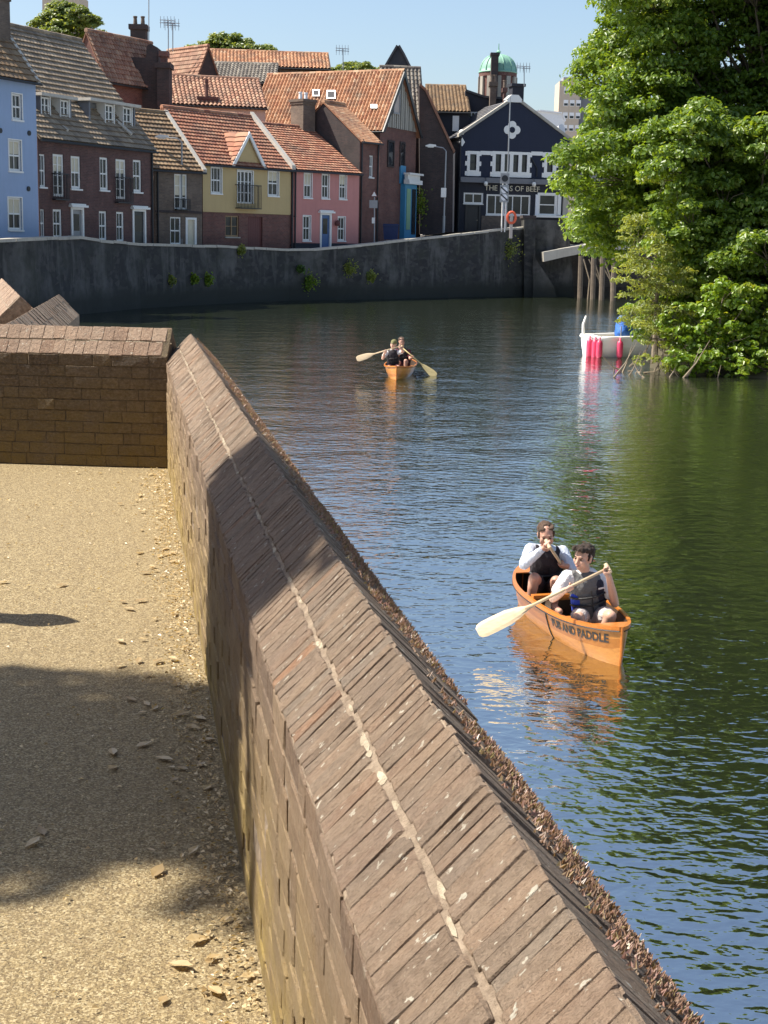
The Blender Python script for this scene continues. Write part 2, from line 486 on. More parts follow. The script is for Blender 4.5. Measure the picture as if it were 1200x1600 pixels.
def brick_variants(n, seed, worn, ax=1):
    """unit bricks (1 x 1 x 1, centred), chamfered and uneven"""
    out = []
    r = random.Random(seed)
    for k in range(n):
        bm = bmesh.new()
        bmesh.ops.create_cube(bm, size=1.0)
        bmesh.ops.subdivide_edges(bm, edges=[e for e in bm.edges if abs(e.verts[0].co[ax] - e.verts[1].co[ax]) > .5], cuts=1)
        hard = [e for e in bm.edges if e.calc_face_angle(0) > 1]
        bmesh.ops.bevel(bm, geom=hard, offset=worn, segments=1, affect='EDGES', profile=0.6)
        for v in bm.verts:
            v.co += Vector([r.uniform(-1, 1) * worn * 0.45 for _ in range(3)])
        me = bpy.data.meshes.new('worn_brick')
        bm.to_mesh(me); bm.free()
        me.polygons.foreach_set('use_smooth', [False] * len(me.polygons))
        out.append(me)
    return out
def mat3(a, b, c):
    m = Matrix.Identity(4)
    for i, v in enumerate((a, b, c)):
        for j in range(3): m[j][i] = v[j]
    return m
class BrickSink:
    """alike bricks: the first `limit` become objects that share meshes, the rest one joined part"""
    def __init__(s, name, root, mat, seed, limit=300, worn=0.09, ax=1):
        s.name, s.root, s.mat, s.limit = name, root, mat, limit
        s.var = []
        for me in brick_variants(10, seed, worn, ax):
            me.materials.append(mat); s.var.append(me)
        s.n = 0; s.rest = MB(); s.r = random.Random(seed + 5)
    def add(s, M, dims):
        me = s.r.choice(s.var)
        loc = M.to_translation() - Vector(s.root.location)
        Mx = Matrix.Translation(loc) @ M.to_3x3().to_4x4() @ Matrix.Diagonal((*dims, 1))
        if s.n < s.limit:
            o = bpy.data.objects.new(s.name, me); COL.objects.link(o)
            o.parent = s.root; o.matrix_local = Mx
        else:
            n = len(s.rest.v); tn = s.r.random(); s.rest.v.extend([tuple(Mx @ v.co) for v in me.vertices])
            for p in me.polygons: s.rest.f.append(tuple(n + i for i in p.vertices)); s.rest.t.append(tn)
        s.n += 1
    def done(s):
        if s.rest.f:
            tag(s.rest.build(s.name + '_run', RUN[s.mat.name], s.root, tints=True, fix=False), kind='stuff')

Q = math.sqrt(0.5)
def parapet(root, org, e, r, length, s0, z_in, slope_w, coping_mat, face_mat, pitch, course, blen, seed, far_first=False, near_end=0.0, face_h=None, coping_limit=300, core_bottom=-1.6, core_mat='mortar'):
    """saddleback brick parapet. org: inner base at s = 0; e along, r across (away from the path)"""
    rr = random.Random(seed)
    hw = slope_w * Q
    base = org.z
    up = Vector((0, 0, 1))
    # mortar core, a few millimetres inside the brick faces
    i = 0.0015
    sec = [(i, core_bottom), (i, z_in), (hw, z_in + hw - i * 1.4), (2 * hw - i, z_in), (2 * hw - i, core_bottom)]
    ns = int(length / 0.6)
    mb = MB()
    for k in range(len(sec)):
        a, b2 = sec[k], sec[(k + 1) % len(sec)]
        mb.face([Vector((org.x, org.y, 0)) + e * s0 + r * a[0] + up * a[1], Vector((org.x, org.y, 0)) + e * (s0 + length) + r * a[0] + up * a[1],
                 Vector((org.x, org.y, 0)) + e * (s0 + length) + r * b2[0] + up * b2[1], Vector((org.x, org.y, 0)) + e * s0 + r * b2[0] + up * b2[1]])
    for se in (s0, s0 + length):
        mb.face([Vector((org.x, org.y, 0)) + e * se + r * a[0] + up * a[1] for a in sec])
    loc = Vector(root.location)
    mb.v = [tuple(Vector(v) - loc) for v in mb.v]
    mb.build('mortar_core', MAT[core_mat], root)
    # coping, inner slope: two rows of bricks on edge
    sl = (r * Q + up * Q); nn = (-r * Q + up * Q)
    P0 = Vector((org.x, org.y, 0))
    sink = BrickSink('coping_brick', root, coping_mat, seed + 1, coping_limit, 0.03)
    blen2 = slope_w / 2
    mid = MB()
    items = []
    for row in (0, 1):
        s = s0 + rr.uniform(0, pitch)
        while s < s0 + length - pitch * 0.4:
            w = pitch * rr.uniform(0.78, 1.25)
            items.append((s + w / 2, row, w)); s += w
    items.sort(key=lambda q: q[0])
    for s, row, w in items:
        wob = 0.0012 * math.sin(s * 2.1) + 0.0008 * math.sin(s * 5.3 + row)
        q = blen2 * (row + 0.5) + rr.uniform(-0.003, 0.003) + (-0.002 if row == 0 else 0.003)
        d = rr.gauss(0, 0.0007) + wob
        c = P0 + e * s + up * z_in + sl * q + nn * (d - 0.0476)
        ang = rr.uniform(-0.016, 0.016)
        e2 = (e * math.cos(ang) + sl * math.sin(ang)); s2 = nn.cross(e2)
        M = Matrix.Translation(c) @ mat3(e2, s2, nn)
        sink.add(M, (w - rr.uniform(0.0, 0.0014), blen2 - rr.uniform(0.001, 0.008), 0.1))
    sink.done()
    # raised lime mortar between the two rows
    s = s0
    while s < s0 + length:
        c = P0 + e * s + up * z_in + sl * (slope_w / 2 + rr.uniform(-0.005, 0.006)) + nn * (-0.004 + rr.uniform(-0.004, 0.004))
        a = rr.uniform(0.012, 0.035); b2 = rr.uniform(0.003, 0.009); hgt = rr.uniform(0.0, 0.0035)
        if mnoise.noise(Vector((s * 3.1, seed, 0))) < -0.3: s += 0.03; continue
        M = Matrix.Translation(c - loc) @ mat3(e, sl, nn)
        mid.prism([M @ Vector((a * math.cos(t) * rr.uniform(0.7, 1.2), b2 * math.sin(t) * rr.uniform(0.7, 1.3), -0.01)) for t in [k * math.pi / 3 for k in range(6)]], M.to_3x3() @ Vector((0, 0, hgt + 0.008)))
        s += rr.uniform(0.010, 0.022)
    tag(mid.build('mortar_joint', MAT['lime_mortar'], root), kind='stuff')
    # river side slope: joined rows, mostly hidden from the path
    mb = MB()
    slr = (-r * Q + up * Q); nr = (r * Q + up * Q)
    for row in (0, 1):
        s = s0
        while s < s0 + length:
            w = pitch * rr.uniform(0.8, 1.25)
            c = P0 + e * (s + w / 2) + r * 2 * hw + up * z_in + slr * (blen2 * (row + 0.5)) + nr * (-0.0485 + rr.uniform(-1, 1) * (0.002 if seed == 3 else 0.007)) - loc
            mb.box(-w / 2 + 0.004, w / 2 - 0.004, -blen2 / 2 + 0.004, blen2 / 2 - 0.002, -0.05, 0.05, Matrix.Translation(c) @ mat3(e, slr, nr), tint=rr.random())
            s += w
    tag(mb.build('river_side_coping', RUN[coping_mat.name], root, tints=True), kind='stuff')
    # inner face: stretchers and headers in courses
    sink = BrickSink('brick', root, face_mat, seed + 2, 300, 0.03, 0)
    nc = int(round((z_in - base) / course))
    ch = (z_in - base) / nc
    items = []
    for k in range(nc):
        s = s0 - rr.uniform(0, blen)
        j = 0
        while s < s0 + length:
            w = (blen if (j + k) % 3 else blen * 0.52) * rr.uniform(0.84, 1.16)
            a = max(s, s0); b2 = min(s + w, s0 + length)
            if b2 - a > 0.04: items.append((a, b2, k))
            s += w; j += 1
    items.sort(key=lambda q: q[0])
    for a, b2, k in items:
        z = base + ch * (k + 0.5)
        d = rr.gauss(0, 0.0018)
        c = P0 + e * ((a + b2) / 2) + up * (z + rr.uniform(-0.002, 0.002)) + r * (0.0475 - d)
        ang = rr.uniform(-0.012, 0.012)
        M = Matrix.Translation(c) @ mat3(e * math.cos(ang) + up * math.sin(ang), r, up * math.cos(ang) - e * math.sin(ang))
        sink.add(M, (b2 - a - rr.uniform(0.003, 0.008), 0.1, ch - rr.uniform(0.003, 0.008)))
    sink.done()

Z_IN = 2.854
SL = 0.240
wall = empty('parapet_wall', (*inner(1.0)[:2], PATH_Z), label='long weathered brick parapet with sloping coping running beside the gravel path', cat='wall')
parapet(wall, inner(0), EW, RW, S_END + 0.16 - 0.95, 0.95, Z_IN, SL, MAT['coping'], MAT['face_brick'], 0.033, 0.064, 0.205, 3)
# crisp dry stonecrop and moss along the river edge
mb = MB(); rr = random.Random(5)
loc = Vector(wall.location)
for k in range(11000):
    s = 0.95 + (S_END - 0.95) * rr.random() ** 1.5
    dens = mnoise.noise(Vector((s * 2.3, 3.1, 0)))
    if dens < -0.1 + rr.uniform(-.25, .25): continue
    q = abs(rr.gauss(0, 0.055)) if rr.random() < .65 else rr.uniform(0, .2)
    c = inner(s) - Vector((0, 0, PATH_Z)) + RW * (2 * SL * Q - q * Q * 1.0 - 0.002) + Vector((0, 0, Z_IN + q * Q * 1.1 + 0.006)) - loc
    h = rr.uniform(0.003, 0.009); w = rr.uniform(0.002, 0.005)
    a = Vector((rr.uniform(-1, 1), rr.uniform(-1, 1), 0)).normalized() * w
    tip = Vector((rr.uniform(-.5, .5) * h, rr.uniform(-.5, .5) * h, h)) + RW * h * 0.5
    mb.face([c - a, c + a, c + tip + a * 0.4], rr.random()); mb.face([c - a.cross(Vector((0, 0, 1))), c + a.cross(Vector((0, 0, 1))), c + tip], rr.random())
tag(mb.build('moss', MAT['moss'], wall, tints=True, fix=False), kind='stuff')

ex = Vector((-1, 0.06, 0)).normalized(); rx = Vector((0.06, 1, 0)).normalized()
corner = Vector((0.2755 - 0.1815 * CR_Y, CR_Y, PATH_Z))
cross = empty('cross_wall', corner, label='short brick wall closing the end of the path, lower face in shade', cat='wall')
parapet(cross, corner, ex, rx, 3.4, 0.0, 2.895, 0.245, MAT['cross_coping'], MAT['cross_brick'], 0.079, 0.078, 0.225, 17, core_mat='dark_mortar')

# further stretch of quay wall seen over the cross wall
def quay_wall(name, label, p0, p1, z_top, seed):
    e = (p1 - p0).normalized(); e.z = 0; e.normalize()
    r = Vector((e.y, -e.x, 0))
    root = empty(name, (p0.x, p0.y, PATH_Z), label=label, cat='wall')
    parapet(root, Vector((p0.x, p0.y, PATH_Z)), e, r, (p1 - p0).length, 0.0, z_top, 0.34, MAT['cross_coping'] if seed == 31 else MAT['coping'], MAT['face_brick'], 0.085, 0.085, 0.25, seed)
    return root
quay_wall('quay_wall', 'brick wall with reddish sloping coping beyond the cross wall, dark end over water', Vector((-2.93, 10.6, 0)) - RW * .24, Vector((-3.97, 17.5, 0)) - RW * .24, 2.70, 29)
quay_wall('quay_wall', 'pale sunlit wall coping at the left edge beyond the reddish coping', Vector((-4.05, 15.0, 0)), Vector((-5.7, 20.5, 0)), 2.78, 31)
# quay body under path and walls
mb = MB()
def poly_slab(mb, pts, z0, z1):
    mb.prism([Vector((x, y, z0)) for x, y in pts], (0, 0, z1 - z0))
poly_slab(mb, [(-60, -20), (4.0, -20), (-1.42, 9.86), (-60, 10.2)], -2.1, PATH_Z - 0.03)
poly_slab(mb, [(-60, 10.2), (-2.95, 10.2), (-3.95, 17.5), (-5.4, 20.8), (-60, 21)], -2.1, PATH_Z - 0.03)
tag(mb.build('quay', MAT['mortar']), kind='structure')

# ------------------------------------------------------------------ river wall on the far bank
RWPTS = [(-90, 517, 377), (-60, 512, 376.5), (0, 505, 375), (60, 500, 372.5), (128, 491, 370), (160, 488, 375), (220, 482, 381), (340, 475, 384), (452, 470, 390), (490, 469.4, 389.5), (527, 469, 386), (565, 468.2, 382.5), (600, 467.5, 379), (657, 466, 372), (700, 465, 368), (740, 464, 363), (804, 463, 356), (830, 462.5, 354)]
rw_base = []; rw_top = []
for px, yw, yt in RWPTS:
    b = on_z(px, yw, 0)
    rw_base.append(Vector((b.x, b.y, 0))); rw_top.append(at(px, yt, b.y).z)
def _riverwall():
    m, t, b = new_mat('river_wall_stone')
    p = coords(t, 'World')
    vo = N(t, 'ShaderNodeTexVoronoi', feature='F1'); vo.inputs['Scale'].default_value = 3.2
    pm = coords(t, 'World', (1, 1, 1.7)); L(t, pm, vo.inputs['Vector'])
    sp = N(t, 'ShaderNodeSeparateColor'); L(t, vo.outputs['Color'], sp.inputs[0])
    c = ramp(t, sp.outputs[0], [(0, (0.010, 0.010, 0.011)), (0.6, (0.020, 0.020, 0.021)), (1, (0.046, 0.043, 0.040))])
    f = noise(t, coords(t, 'World', (1.0, 1.0, 0.55)), 0.55, 6, 0.62)
    c = mix(t, ramp(t, f, [(0.5, 0), (0.6, 0.8)]), c, (0.085, 0.083, 0.078))
    fst = noise(t, coords(t, 'World', (1.6, 1.6, 0.16)), 1.1, 5, 0.65)
    c = mix(t, ramp(t, fst, [(0.54, 0), (0.64, 0.65)]), c, (0.10, 0.097, 0.09))
    f = noise(t, p, 0.9, 6, 0.7)
    c = mix(t, ramp(t, f, [(0.45, 0.0), (0.66, 0.8)]), c, (0.024, 0.026, 0.019))
    # wet, weedy tide band
    sz = N(t, 'ShaderNodeSeparateXYZ'); L(t, p, sz.inputs[0])
    mr = N(t, 'ShaderNodeMapRange'); mr.inputs[1].default_value = 1.25; mr.inputs[2].default_value = 0.55; L(t, sz.outputs[2], mr.inputs[0])
    ad = N(t, 'ShaderNodeMath', operation='MULTIPLY_ADD'); L(t, noise(t, p, 0.6, 4), ad.inputs[0]); ad.inputs[1].default_value = 0.9; ad.inputs[2].default_value = -0.42
    a2 = N(t, 'ShaderNodeMath', operation='ADD', use_clamp=True); L(t, mr.outputs[0], a2.inputs[0]); L(t, ad.outputs[0], a2.inputs[1])
    c = mix(t, a2.outputs[0], c, (0.012, 0.014, 0.009))
    L(t, c, b.inputs['Base Color'])
    b.inputs['Roughness'].default_value = 0.8
    bump(t, vo.outputs['Distance'], -0.6, 0.1, b)
    return m
MAT['river_wall'] = _riverwall()
rw_root = empty('river_wall', rw_base[8] + Vector((0, 0, 0)), label='tall dark stained stone river wall curving along the far bank', cat='wall')
mb = MB(); rl = Vector(rw_root.location)
def rw_norm(i):
    a = rw_base[max(0, i - 1)]; b = rw_base[min(len(rw_base) - 1, i + 1)]
    d = (b - a).normalized(); return Vector((-d.y, d.x, 0))
nz = 8
for i in range(len(rw_base) - 1):
    for sub in range(4):
        def pt(k, zf):
            fr = (sub + k) / 4
            p = rw_base[i].lerp(rw_base[i + 1], fr); n = rw_norm(i).lerp(rw_norm(i + 1), fr)
            zt = rw_top[i] * (1 - fr) + rw_top[i + 1] * fr
            z = -1.5 + (zt - 0.1 + 1.5) * zf
            return p + n * (0.035 * z + 0.07 * mnoise.noise(Vector((p.x * 0.8, p.y * 0.8, z)))) + Vector((0, 0, z)) - rl
        for k in range(nz):
            mb.face([pt(0, k / nz), pt(1, k / nz), pt(1, (k + 1) / nz), pt(0, (k + 1) / nz)])
        def bk(k):
            return pt(k, 1) + rw_norm(i) * 0.45
        mb.face([pt(0, 1), pt(1, 1), bk(1), bk(0)])
        mb.face([bk(0), bk(1), bk(1) - Vector((0, 0, 3)), bk(0) - Vector((0, 0, 3))])
mb.build('wall_face', MAT['river_wall'], rw_root, smooth=False)
rr = random.Random(8)
for i in range(len(rw_base) - 1):
    seg = (rw_base[i + 1] - rw_base[i]); n = max(1, int(seg.length / 1.1)); d = seg.normalized(); nn = Vector((-d.y, d.x, 0))
    for k in range(n):
        a = rw_base[i].lerp(rw_base[i + 1], k / n); b = rw_base[i].lerp(rw_base[i + 1], (k + 1) / n)
        za = rw_top[i] + (rw_top[i + 1] - rw_top[i]) * k / n; zb = rw_top[i] + (rw_top[i + 1] - rw_top[i]) * (k + 1) / n
        off = nn * (0.035 * za - 0.07 + rr.uniform(-.02, .02)); w = nn * 0.58; j = rr.uniform(-0.015, 0.02)
        g = d * 0.012
        poly = [a + g + off + Vector((0, 0, za - 0.1 + j)) - rl, b - g + off + Vector((0, 0, zb - 0.1 + j)) - rl, b - g + off + Vector((0, 0, zb + 0.03 + j)) - rl, a + g + off + Vector((0, 0, za + 0.03 + j)) - rl]
        mb = MB(); mb.prism(poly, w); mb.build('coping_stone', MAT['stone'], rw_root)

# street and land behind the wall
mb = MB()
STREET = {-90: 2.4, 0: 2.4, 128: 2.5, 220: 2.3, 340: 2.2, 452: 1.95, 490: 2.0, 527: 2.3, 565: 2.75, 600: 3.1, 657: 3.7, 700: 4.08, 740: 4.2, 804: 4.3, 830: 4.35}
def street_z(px):
    ks = sorted(STREET)
    for a, b in zip(ks, ks[1:]):
        if a <= px <= b: return STREET[a] + (STREET[b] - STREET[a]) * (px - a) / (b - a)
    return STREET[ks[-1]] if px > ks[-1] else STREET[ks[0]]
cols = []
for (px, yw, yt), b in zip(RWPTS, rw_base):
    n = rw_norm(min(len(rw_base) - 1, [r[0] for r in RWPTS].index(px)))
    z = street_z(px)
    dirv = Vector((b.x, b.y, 0)).normalized()
    cols.append([b + n * 0.4 + Vector((0, 0, z)), b + dirv * 7 + Vector((0, 0, z)), b + dirv * 40 + Vector((0, 0, z + 0.5)), b + dirv * 1600 + Vector((0, 0, z + 2))])
cols.insert(0, [Vector((-40, 30, 2.4)), Vector((-50, 34, 2.4)), Vector((-80, 40, 2.4)), Vector((-1600, 300, 2.4))])
e = cols[-1]
cols.append([e[0] + Vector((6, 4, 0)), e[1] + Vector((8, 3, 0)), e[2] + Vector((16, 0, 0)), e[3] + Vector((200, 0, 0))])
for a, b in zip(cols, cols[1:]):
    for k in range(3): mb.face([a[k], b[k], b[k + 1], a[k + 1]])
tag(mb.build('street', m_plain('street_paving', (0.30, 0.27, 0.23), 0.9, var=0.25, scale=1.5), fix=False), kind='structure')
# ------------------------------------------------------------------ houses
hr = random.Random(21)
def roof_sheet(mb, p00, p10, p11, p01, tw, course, amp, step):
    """tiled slope: p00-p10 eave, p01-p11 ridge; real corrugation and stepped courses"""
    p00, p10, p11, p01 = map(Vector, (p00, p10, p11, p01))
    n = (p10 - p00).cross(p01 - p00).normalized()
    if n.z < 0: n = -n
    Lu = (p10 - p00).length; Lv = (p01 - p00).length
    nt_ = max(2, int(round(Lu / tw))); nc = max(2, int(round(Lv / course)))
    K = 4
    prof = [0.0, 0.85, 1.0, 0.55]
    rws = []
    for c in range(nc):
        for e in (0, 1):
            v = (c + e) / nc
            row = []
            for i in range(nt_ * K + 1):
                u = i / (nt_ * K)
                p = (p00.lerp(p10, u)).lerp(p01.lerp(p11, u), v)
                sag = -0.03 * math.sin(math.pi * u) * math.sin(math.pi * v)
                jit = 0.006 * mnoise.noise(Vector((u * Lu * 3, c * 1.7, 0)))
                row.append(p + n * (amp * prof[i % K] + (step if e == 0 else 0.0) + sag + jit))
            rws.append(row)
    base = len(mb.v)
    W_ = nt_ * K + 1
    for row in rws: mb.v.extend([tuple(p) for p in row])
    tn = [[min(1, max(0, hr.gauss(0.5, 0.24))) for _ in range(nt_)] for _ in range(nc)]
    for j in range(len(rws) - 1):
        c = j // 2
        for i in range(W_ - 1):
            mb.f.append((base + j * W_ + i, base + j * W_ + i + 1, base + (j + 1) * W_ + i + 1, base + (j + 1) * W_ + i))
            mb.t.append(tn[min(c, nc - 1)][i // K] if j % 2 == 0 else 0.0)
    # underside / boarding
    o = n * 0.07
    mb.prism([p00 - o, p10 - o, p11 - o, p01 - o], n * 0.05, 0.1)

class House:
    def __init__(s, name, label, A, B, base, cat='house', group=None):
        a = at(A[0], 360, A[1]); b = at(B[0], 360, B[1])
        s.org = Vector((a.x, a.y, 0)); e = Vector((b.x, b.y, 0))
        s.L = (e - s.org).length; s.U = (e - s.org).normalized(); s.N = Vector((-s.U.y, s.U.x, 0))
        s.base = base
        s.root = empty(name, (a.x, a.y, base), math.atan2(s.U.y, s.U.x), label=label, cat=cat, group=group)
    def P(s, px, py, t=0.0):
        d = ray(px, py); o = s.org + s.N * t
        k = (o - CAMP).dot(s.N) / d.dot(s.N)
        p = CAMP + d * k
        return (p - s.org).dot(s.U), p.z - s.base
    def G(s, px, py, u):
        """hit on the vertical plane across the house at u -> (t, z)"""
        d = ray(px, py); o = s.org + s.U * u
        k = (o - CAMP).dot(s.U) / d.dot(s.U)
        p = CAMP + d * k
        return (p - s.org).dot(s.N), p.z - s.base
    def op(s, x0, y0, x1, y1, t=0.0):
        ym = (y0 + y1) / 2; xm = (x0 + x1) / 2
        return (s.P(x0, ym, t)[0], s.P(x1, ym, t)[0], s.P(xm, y1, t)[1], s.P(xm, y0, t)[1])
    def facade(s, ops, mat, z0, z1, u0=0.0, u1=None, t=0.0, name='wall', rev=0.14, top=None):
        u1 = s.L if u1 is None else u1
        us = sorted(set([u0, u1] + [min(max(x, u0), u1) for o in ops for x in o[:2]]))
        zs = sorted(set([z0, z1] + [min(max(x, z0), z1) for o in ops for x in o[2:4]]))
        mb = MB()
        for i in range(len(us) - 1):
            for j in range(len(zs) - 1):
                cu = (us[i] + us[i + 1]) / 2; cz = (zs[j] + zs[j + 1]) / 2
                if any(o[0] < cu < o[1] and o[2] < cz < o[3] for o in ops): continue
                mb.face([(us[i], t, zs[j]), (us[i + 1], t, zs[j]), (us[i + 1], t, zs[j + 1]), (us[i], t, zs[j + 1])])
        for a, b, c, d in [o[:4] for o in ops]:
            c = max(c, z0); d = min(d, z1)
            if d <= c: continue
            r = t + rev
            mb.face([(a, t, c), (a, t, d), (a, r, d), (a, r, c)]); mb.face([(b, t, c), (b, r, c), (b, r, d), (b, t, d)])
            mb.face([(a, t, d), (b, t, d), (b, r, d), (a, r, d)]); mb.face([(a, t, c), (a, r, c), (b, r, c), (b, t, c)])
        if top: mb.face([(u, t, z) for u, z in top])
        return mb.build(name, mat, s.root, fix=False)
    def shell(s, mat, eave, depth, tr, zr, name='side_wall', ez_back=None, u0=0.0, u1=None):
        u1 = s.L if u1 is None else u1
        eb = eave if ez_back is None else ez_back
        mb = MB()
        for u in (u0 + 0.002, u1 - 0.002):
            pts = [(u, 0.003, 0), (u, depth, 0), (u, depth, eb), (u, tr, zr), (u, 0.003, eave)]
            mb.face(pts)
        mb.face([(u0, depth, 0), (u1, depth, 0), (u1, depth, eb), (u0, depth, eb)])
        return mb.build(name, mat, s.root, fix=False)
    def roof(s, eave, tr, zr, mat, tw=0.26, course=0.32, amp=0.05, step=0.035, over=0.22, ul=-0.08, ur=0.08, depth=None, ez_back=None, ridge_mat=None, u0=0.0, u1=None):
        u1 = s.L if u1 is None else u1
        depth = 2 * tr if depth is None else depth
        eb = eave if ez_back is None else ez_back
        k = (zr - eave) / tr
        a = u0 + ul; b = u1 + ur
        mb = MB()
        roof_sheet(mb, (a, -over, eave - over * k + 0.05), (b, -over, eave - over * k + 0.05), (b, tr, zr + 0.05), (a, tr, zr + 0.05), tw, course, amp, step)
        k2 = (zr - eb) / max(0.1, depth - tr)
        roof_sheet(mb, (a, depth + over, eb - over * k2 + 0.05), (b, depth + over, eb - over * k2 + 0.05), (b, tr, zr + 0.05), (a, tr, zr + 0.05), tw * 2, course * 2, amp, step)
        rf = mb.build('roof', mat, s.root, tints=True, fix=False)
        m2 = MB()
        n = max(2, int((b - a) / 0.45))
        for i in range(n):
            x0 = a + (b - a) * i / n; x1 = a + (b - a) * (i + 1) / n
            z = zr + 0.06 + hr.uniform(-.008, .008)
            m2.tube([(x0, tr, z), (x1 - 0.02, tr, z)], 0.13, 8, tint=hr.random())
        m2.build('ridge_tiles', ridge_mat or mat, rf, tints=True)
        g = MB()
        g.tube([(a, -over - 0.05, eave - over * k - 0.02), (b, -over - 0.05, eave - over * k - 0.02)], 0.055, 6)
        g.build('gutter', MAT['iron'], rf)
        return rf
    def verge(s, u, eave, tr, zr, w=0.16, h=0.2, over=0.24, mat=None, both=False):
        k = (zr - eave) / tr
        mb = MB()
        mb.prism([(u - w / 2, -over, eave - over * k), (u - w / 2, tr, zr), (u - w / 2, tr, zr + h), (u - w / 2, -over, eave - over * k + h)], (w, 0, 0))
        if both: mb.prism([(u - w / 2, 2 * tr, eave), (u - w / 2, tr, zr), (u - w / 2, tr, zr + h), (u - w / 2, 2 * tr, eave + h)], (w, 0, 0))
        return mb.build('verge', mat or MAT['mortar_cap'], s.root)
    def window(s, o, kind='sash', t=0.0, mat='white', nx=2, ny=2, sill=True, fw=0.075, surround=0.0, blind=0.0, proud=0.0):
        a, b, c, d = o[:4]
        mb = MB(); y0 = t + 0.05 - proud; y1 = t + 0.13 - proud
        fw = min(fw, (b - a) * 0.16)
        mb.box(a + 0.003, a + fw, y0, y1, c, d); mb.box(b - fw, b - 0.003, y0, y1, c, d)
        mb.box(a + fw, b - fw, y0, y1, c + 0.003, c + fw * 1.2); mb.box(a + fw, b - fw, y0, y1, d - fw, d - 0.003)
        if kind == 'sash':
            m = (c + d) / 2
            mb.box(a + fw, b - fw, y0 + 0.004, y1, m - 0.035, m + 0.035)
            for q in (0, 1):
                z0, z1 = (c + fw, m) if q == 0 else (m, d - fw)
                for i in range(1, nx):
                    x = a + (b - a) * i / nx; mb.box(x - 0.014, x + 0.014, y0 + 0.02, y1 - 0.02, z0, z1)
        else:
            for i in range(1, nx):
                x = a + (b - a) * i / nx; mb.box(x - 0.035, x + 0.035, y0 + 0.004, y1, c + fw, d - fw)
            for j in range(1, ny):
                z = c + (d - c) * j / ny; mb.box(a + fw, b - fw, y0 + 0.012, y1 - 0.012, z - 0.018, z + 0.018)
        if surround:
            for q in ((a - surround, a, c, d + surround), (b, b + surround, c, d + surround), (a, b, d, d + surround)):
                mb.box(q[0], q[1], t - 0.03, t + 0.05, q[2], q[3])
        w = mb.build('window', MAT[mat], s.root)
        p = MB(); p.face([(a + fw * .6, y0 + 0.055, c), (b - fw * .6, y0 + 0.055, c), (b - fw * .6, y0 + 0.055, d), (a + fw * .6, y0 + 0.055, d)])
        p.build('pane', MAT['glass'], w, fix=False)
        if blind:
            q = MB(); q.face([(a + fw, y0 + 0.05, d - (d - c) * blind), (b - fw, y0 + 0.05, d - (d - c) * blind), (b - fw, y0 + 0.05, d - fw), (a + fw, y0 + 0.05, d - fw)])
            q.build('blind', MAT['blind'], w, fix=False)
        if sill:
            q = MB(); q.box(a - 0.07, b + 0.07, t - 0.07, t + 0.06, c - 0.075, c - 0.002); q.build('sill', MAT['stone'] if mat != 'white' else MAT['white'], w)
        return w
    def door(s, o, mat, t=0.0, frame='white', hood=True, glazed=True, depth=0.11):
        a, b, c, d = o[:4]
        c = 0.02
        mb = MB(); w = 0.11
        mb.box(a - 0.02, a + w, t - 0.05, t + 0.08, c, d); mb.box(b - w, b + 0.02, t - 0.05, t + 0.08, c, d); mb.box(a + w, b - w, t - 0.05, t + 0.08, d - w, d)
        if hood: mb.box(a - 0.16, b + 0.16, t - 0.22, t + 0.02, d + 0.002, d + 0.10); mb.box(a - 0.1, b + 0.1, t - 0.12, t + 0.02, d + 0.10, d + 0.17)
        f = mb.build('door_frame', MAT[frame], s.root)
        m2 = MB(); m2.box(a + w, b - w, t + 0.05, t + depth, c, d - w)
        for k in (0.1, 0.55):
            m2.box(a + w + 0.1, b - w - 0.1, t + 0.035, t + 0.06, c + (d - w - c) * k, c + (d - w - c) * (k + 0.33))
        dr = m2.build('door', MAT[mat], s.root)
        if glazed:
            g = MB(); g.face([(a + w + 0.14, t + 0.031, c + (d - c) * .62), (b - w - 0.14, t + 0.031, c + (d - c) * .62), (b - w - 0.14, t + 0.031, d - w - 0.2), (a + w + 0.14, t + 0.031, d - w - 0.2)]); g.build('pane', MAT['glass'], dr, fix=False)
        h = MB(); h.lathe([(0.0, -.02), (0.03, -.02), (0.03, 0.02), (0, .02)], (b - w - 0.09, t + 0.02, c + 1.0), 8); h.build('door_knob', MAT['cream'], dr)
    def balcony(s, o, t=0.0, dep=0.22):
        a, b, c, d = o[:4]
        mb = MB()
        mb.box(a, b, t - dep, t, c - 0.05, c); mb.box(a, b, t - dep, t - dep + 0.03, d - 0.04, d)
        for x in (a, b - 0.03): mb.box(x, x + 0.03, t - dep, t, d - 0.04, d)
        n = max(4, int((b - a) / 0.11))
        for i in range(n + 1):
            x = a + (b - a) * i / n; mb.box(x - 0.009, x + 0.009, t - dep + 0.006, t - dep + 0.024, c, d - 0.04)
        for x in (a + 0.012, b - 0.012):
            for k in range(1, 3): mb.box(x - 0.009, x + 0.009, t - dep * k / 3 - .009, t - dep * k / 3 + .009, c, d - 0.04)
        mb.build('balcony', MAT['iron'], s.root)
    def pipe(s, u, z0, z1, t=-0.07, mat='iron'):
        mb = MB(); mb.tube([(u, t, z0), (u, t, z1 - 0.2), (u, t - 0.1, z1)], 0.05, 8)
        for z in (z0 + 1, (z0 + z1) / 2): mb.box(u - 0.08, u + 0.08, t, 0.0, z, z + 0.06)
        mb.build('drainpipe', MAT[mat], s.root)
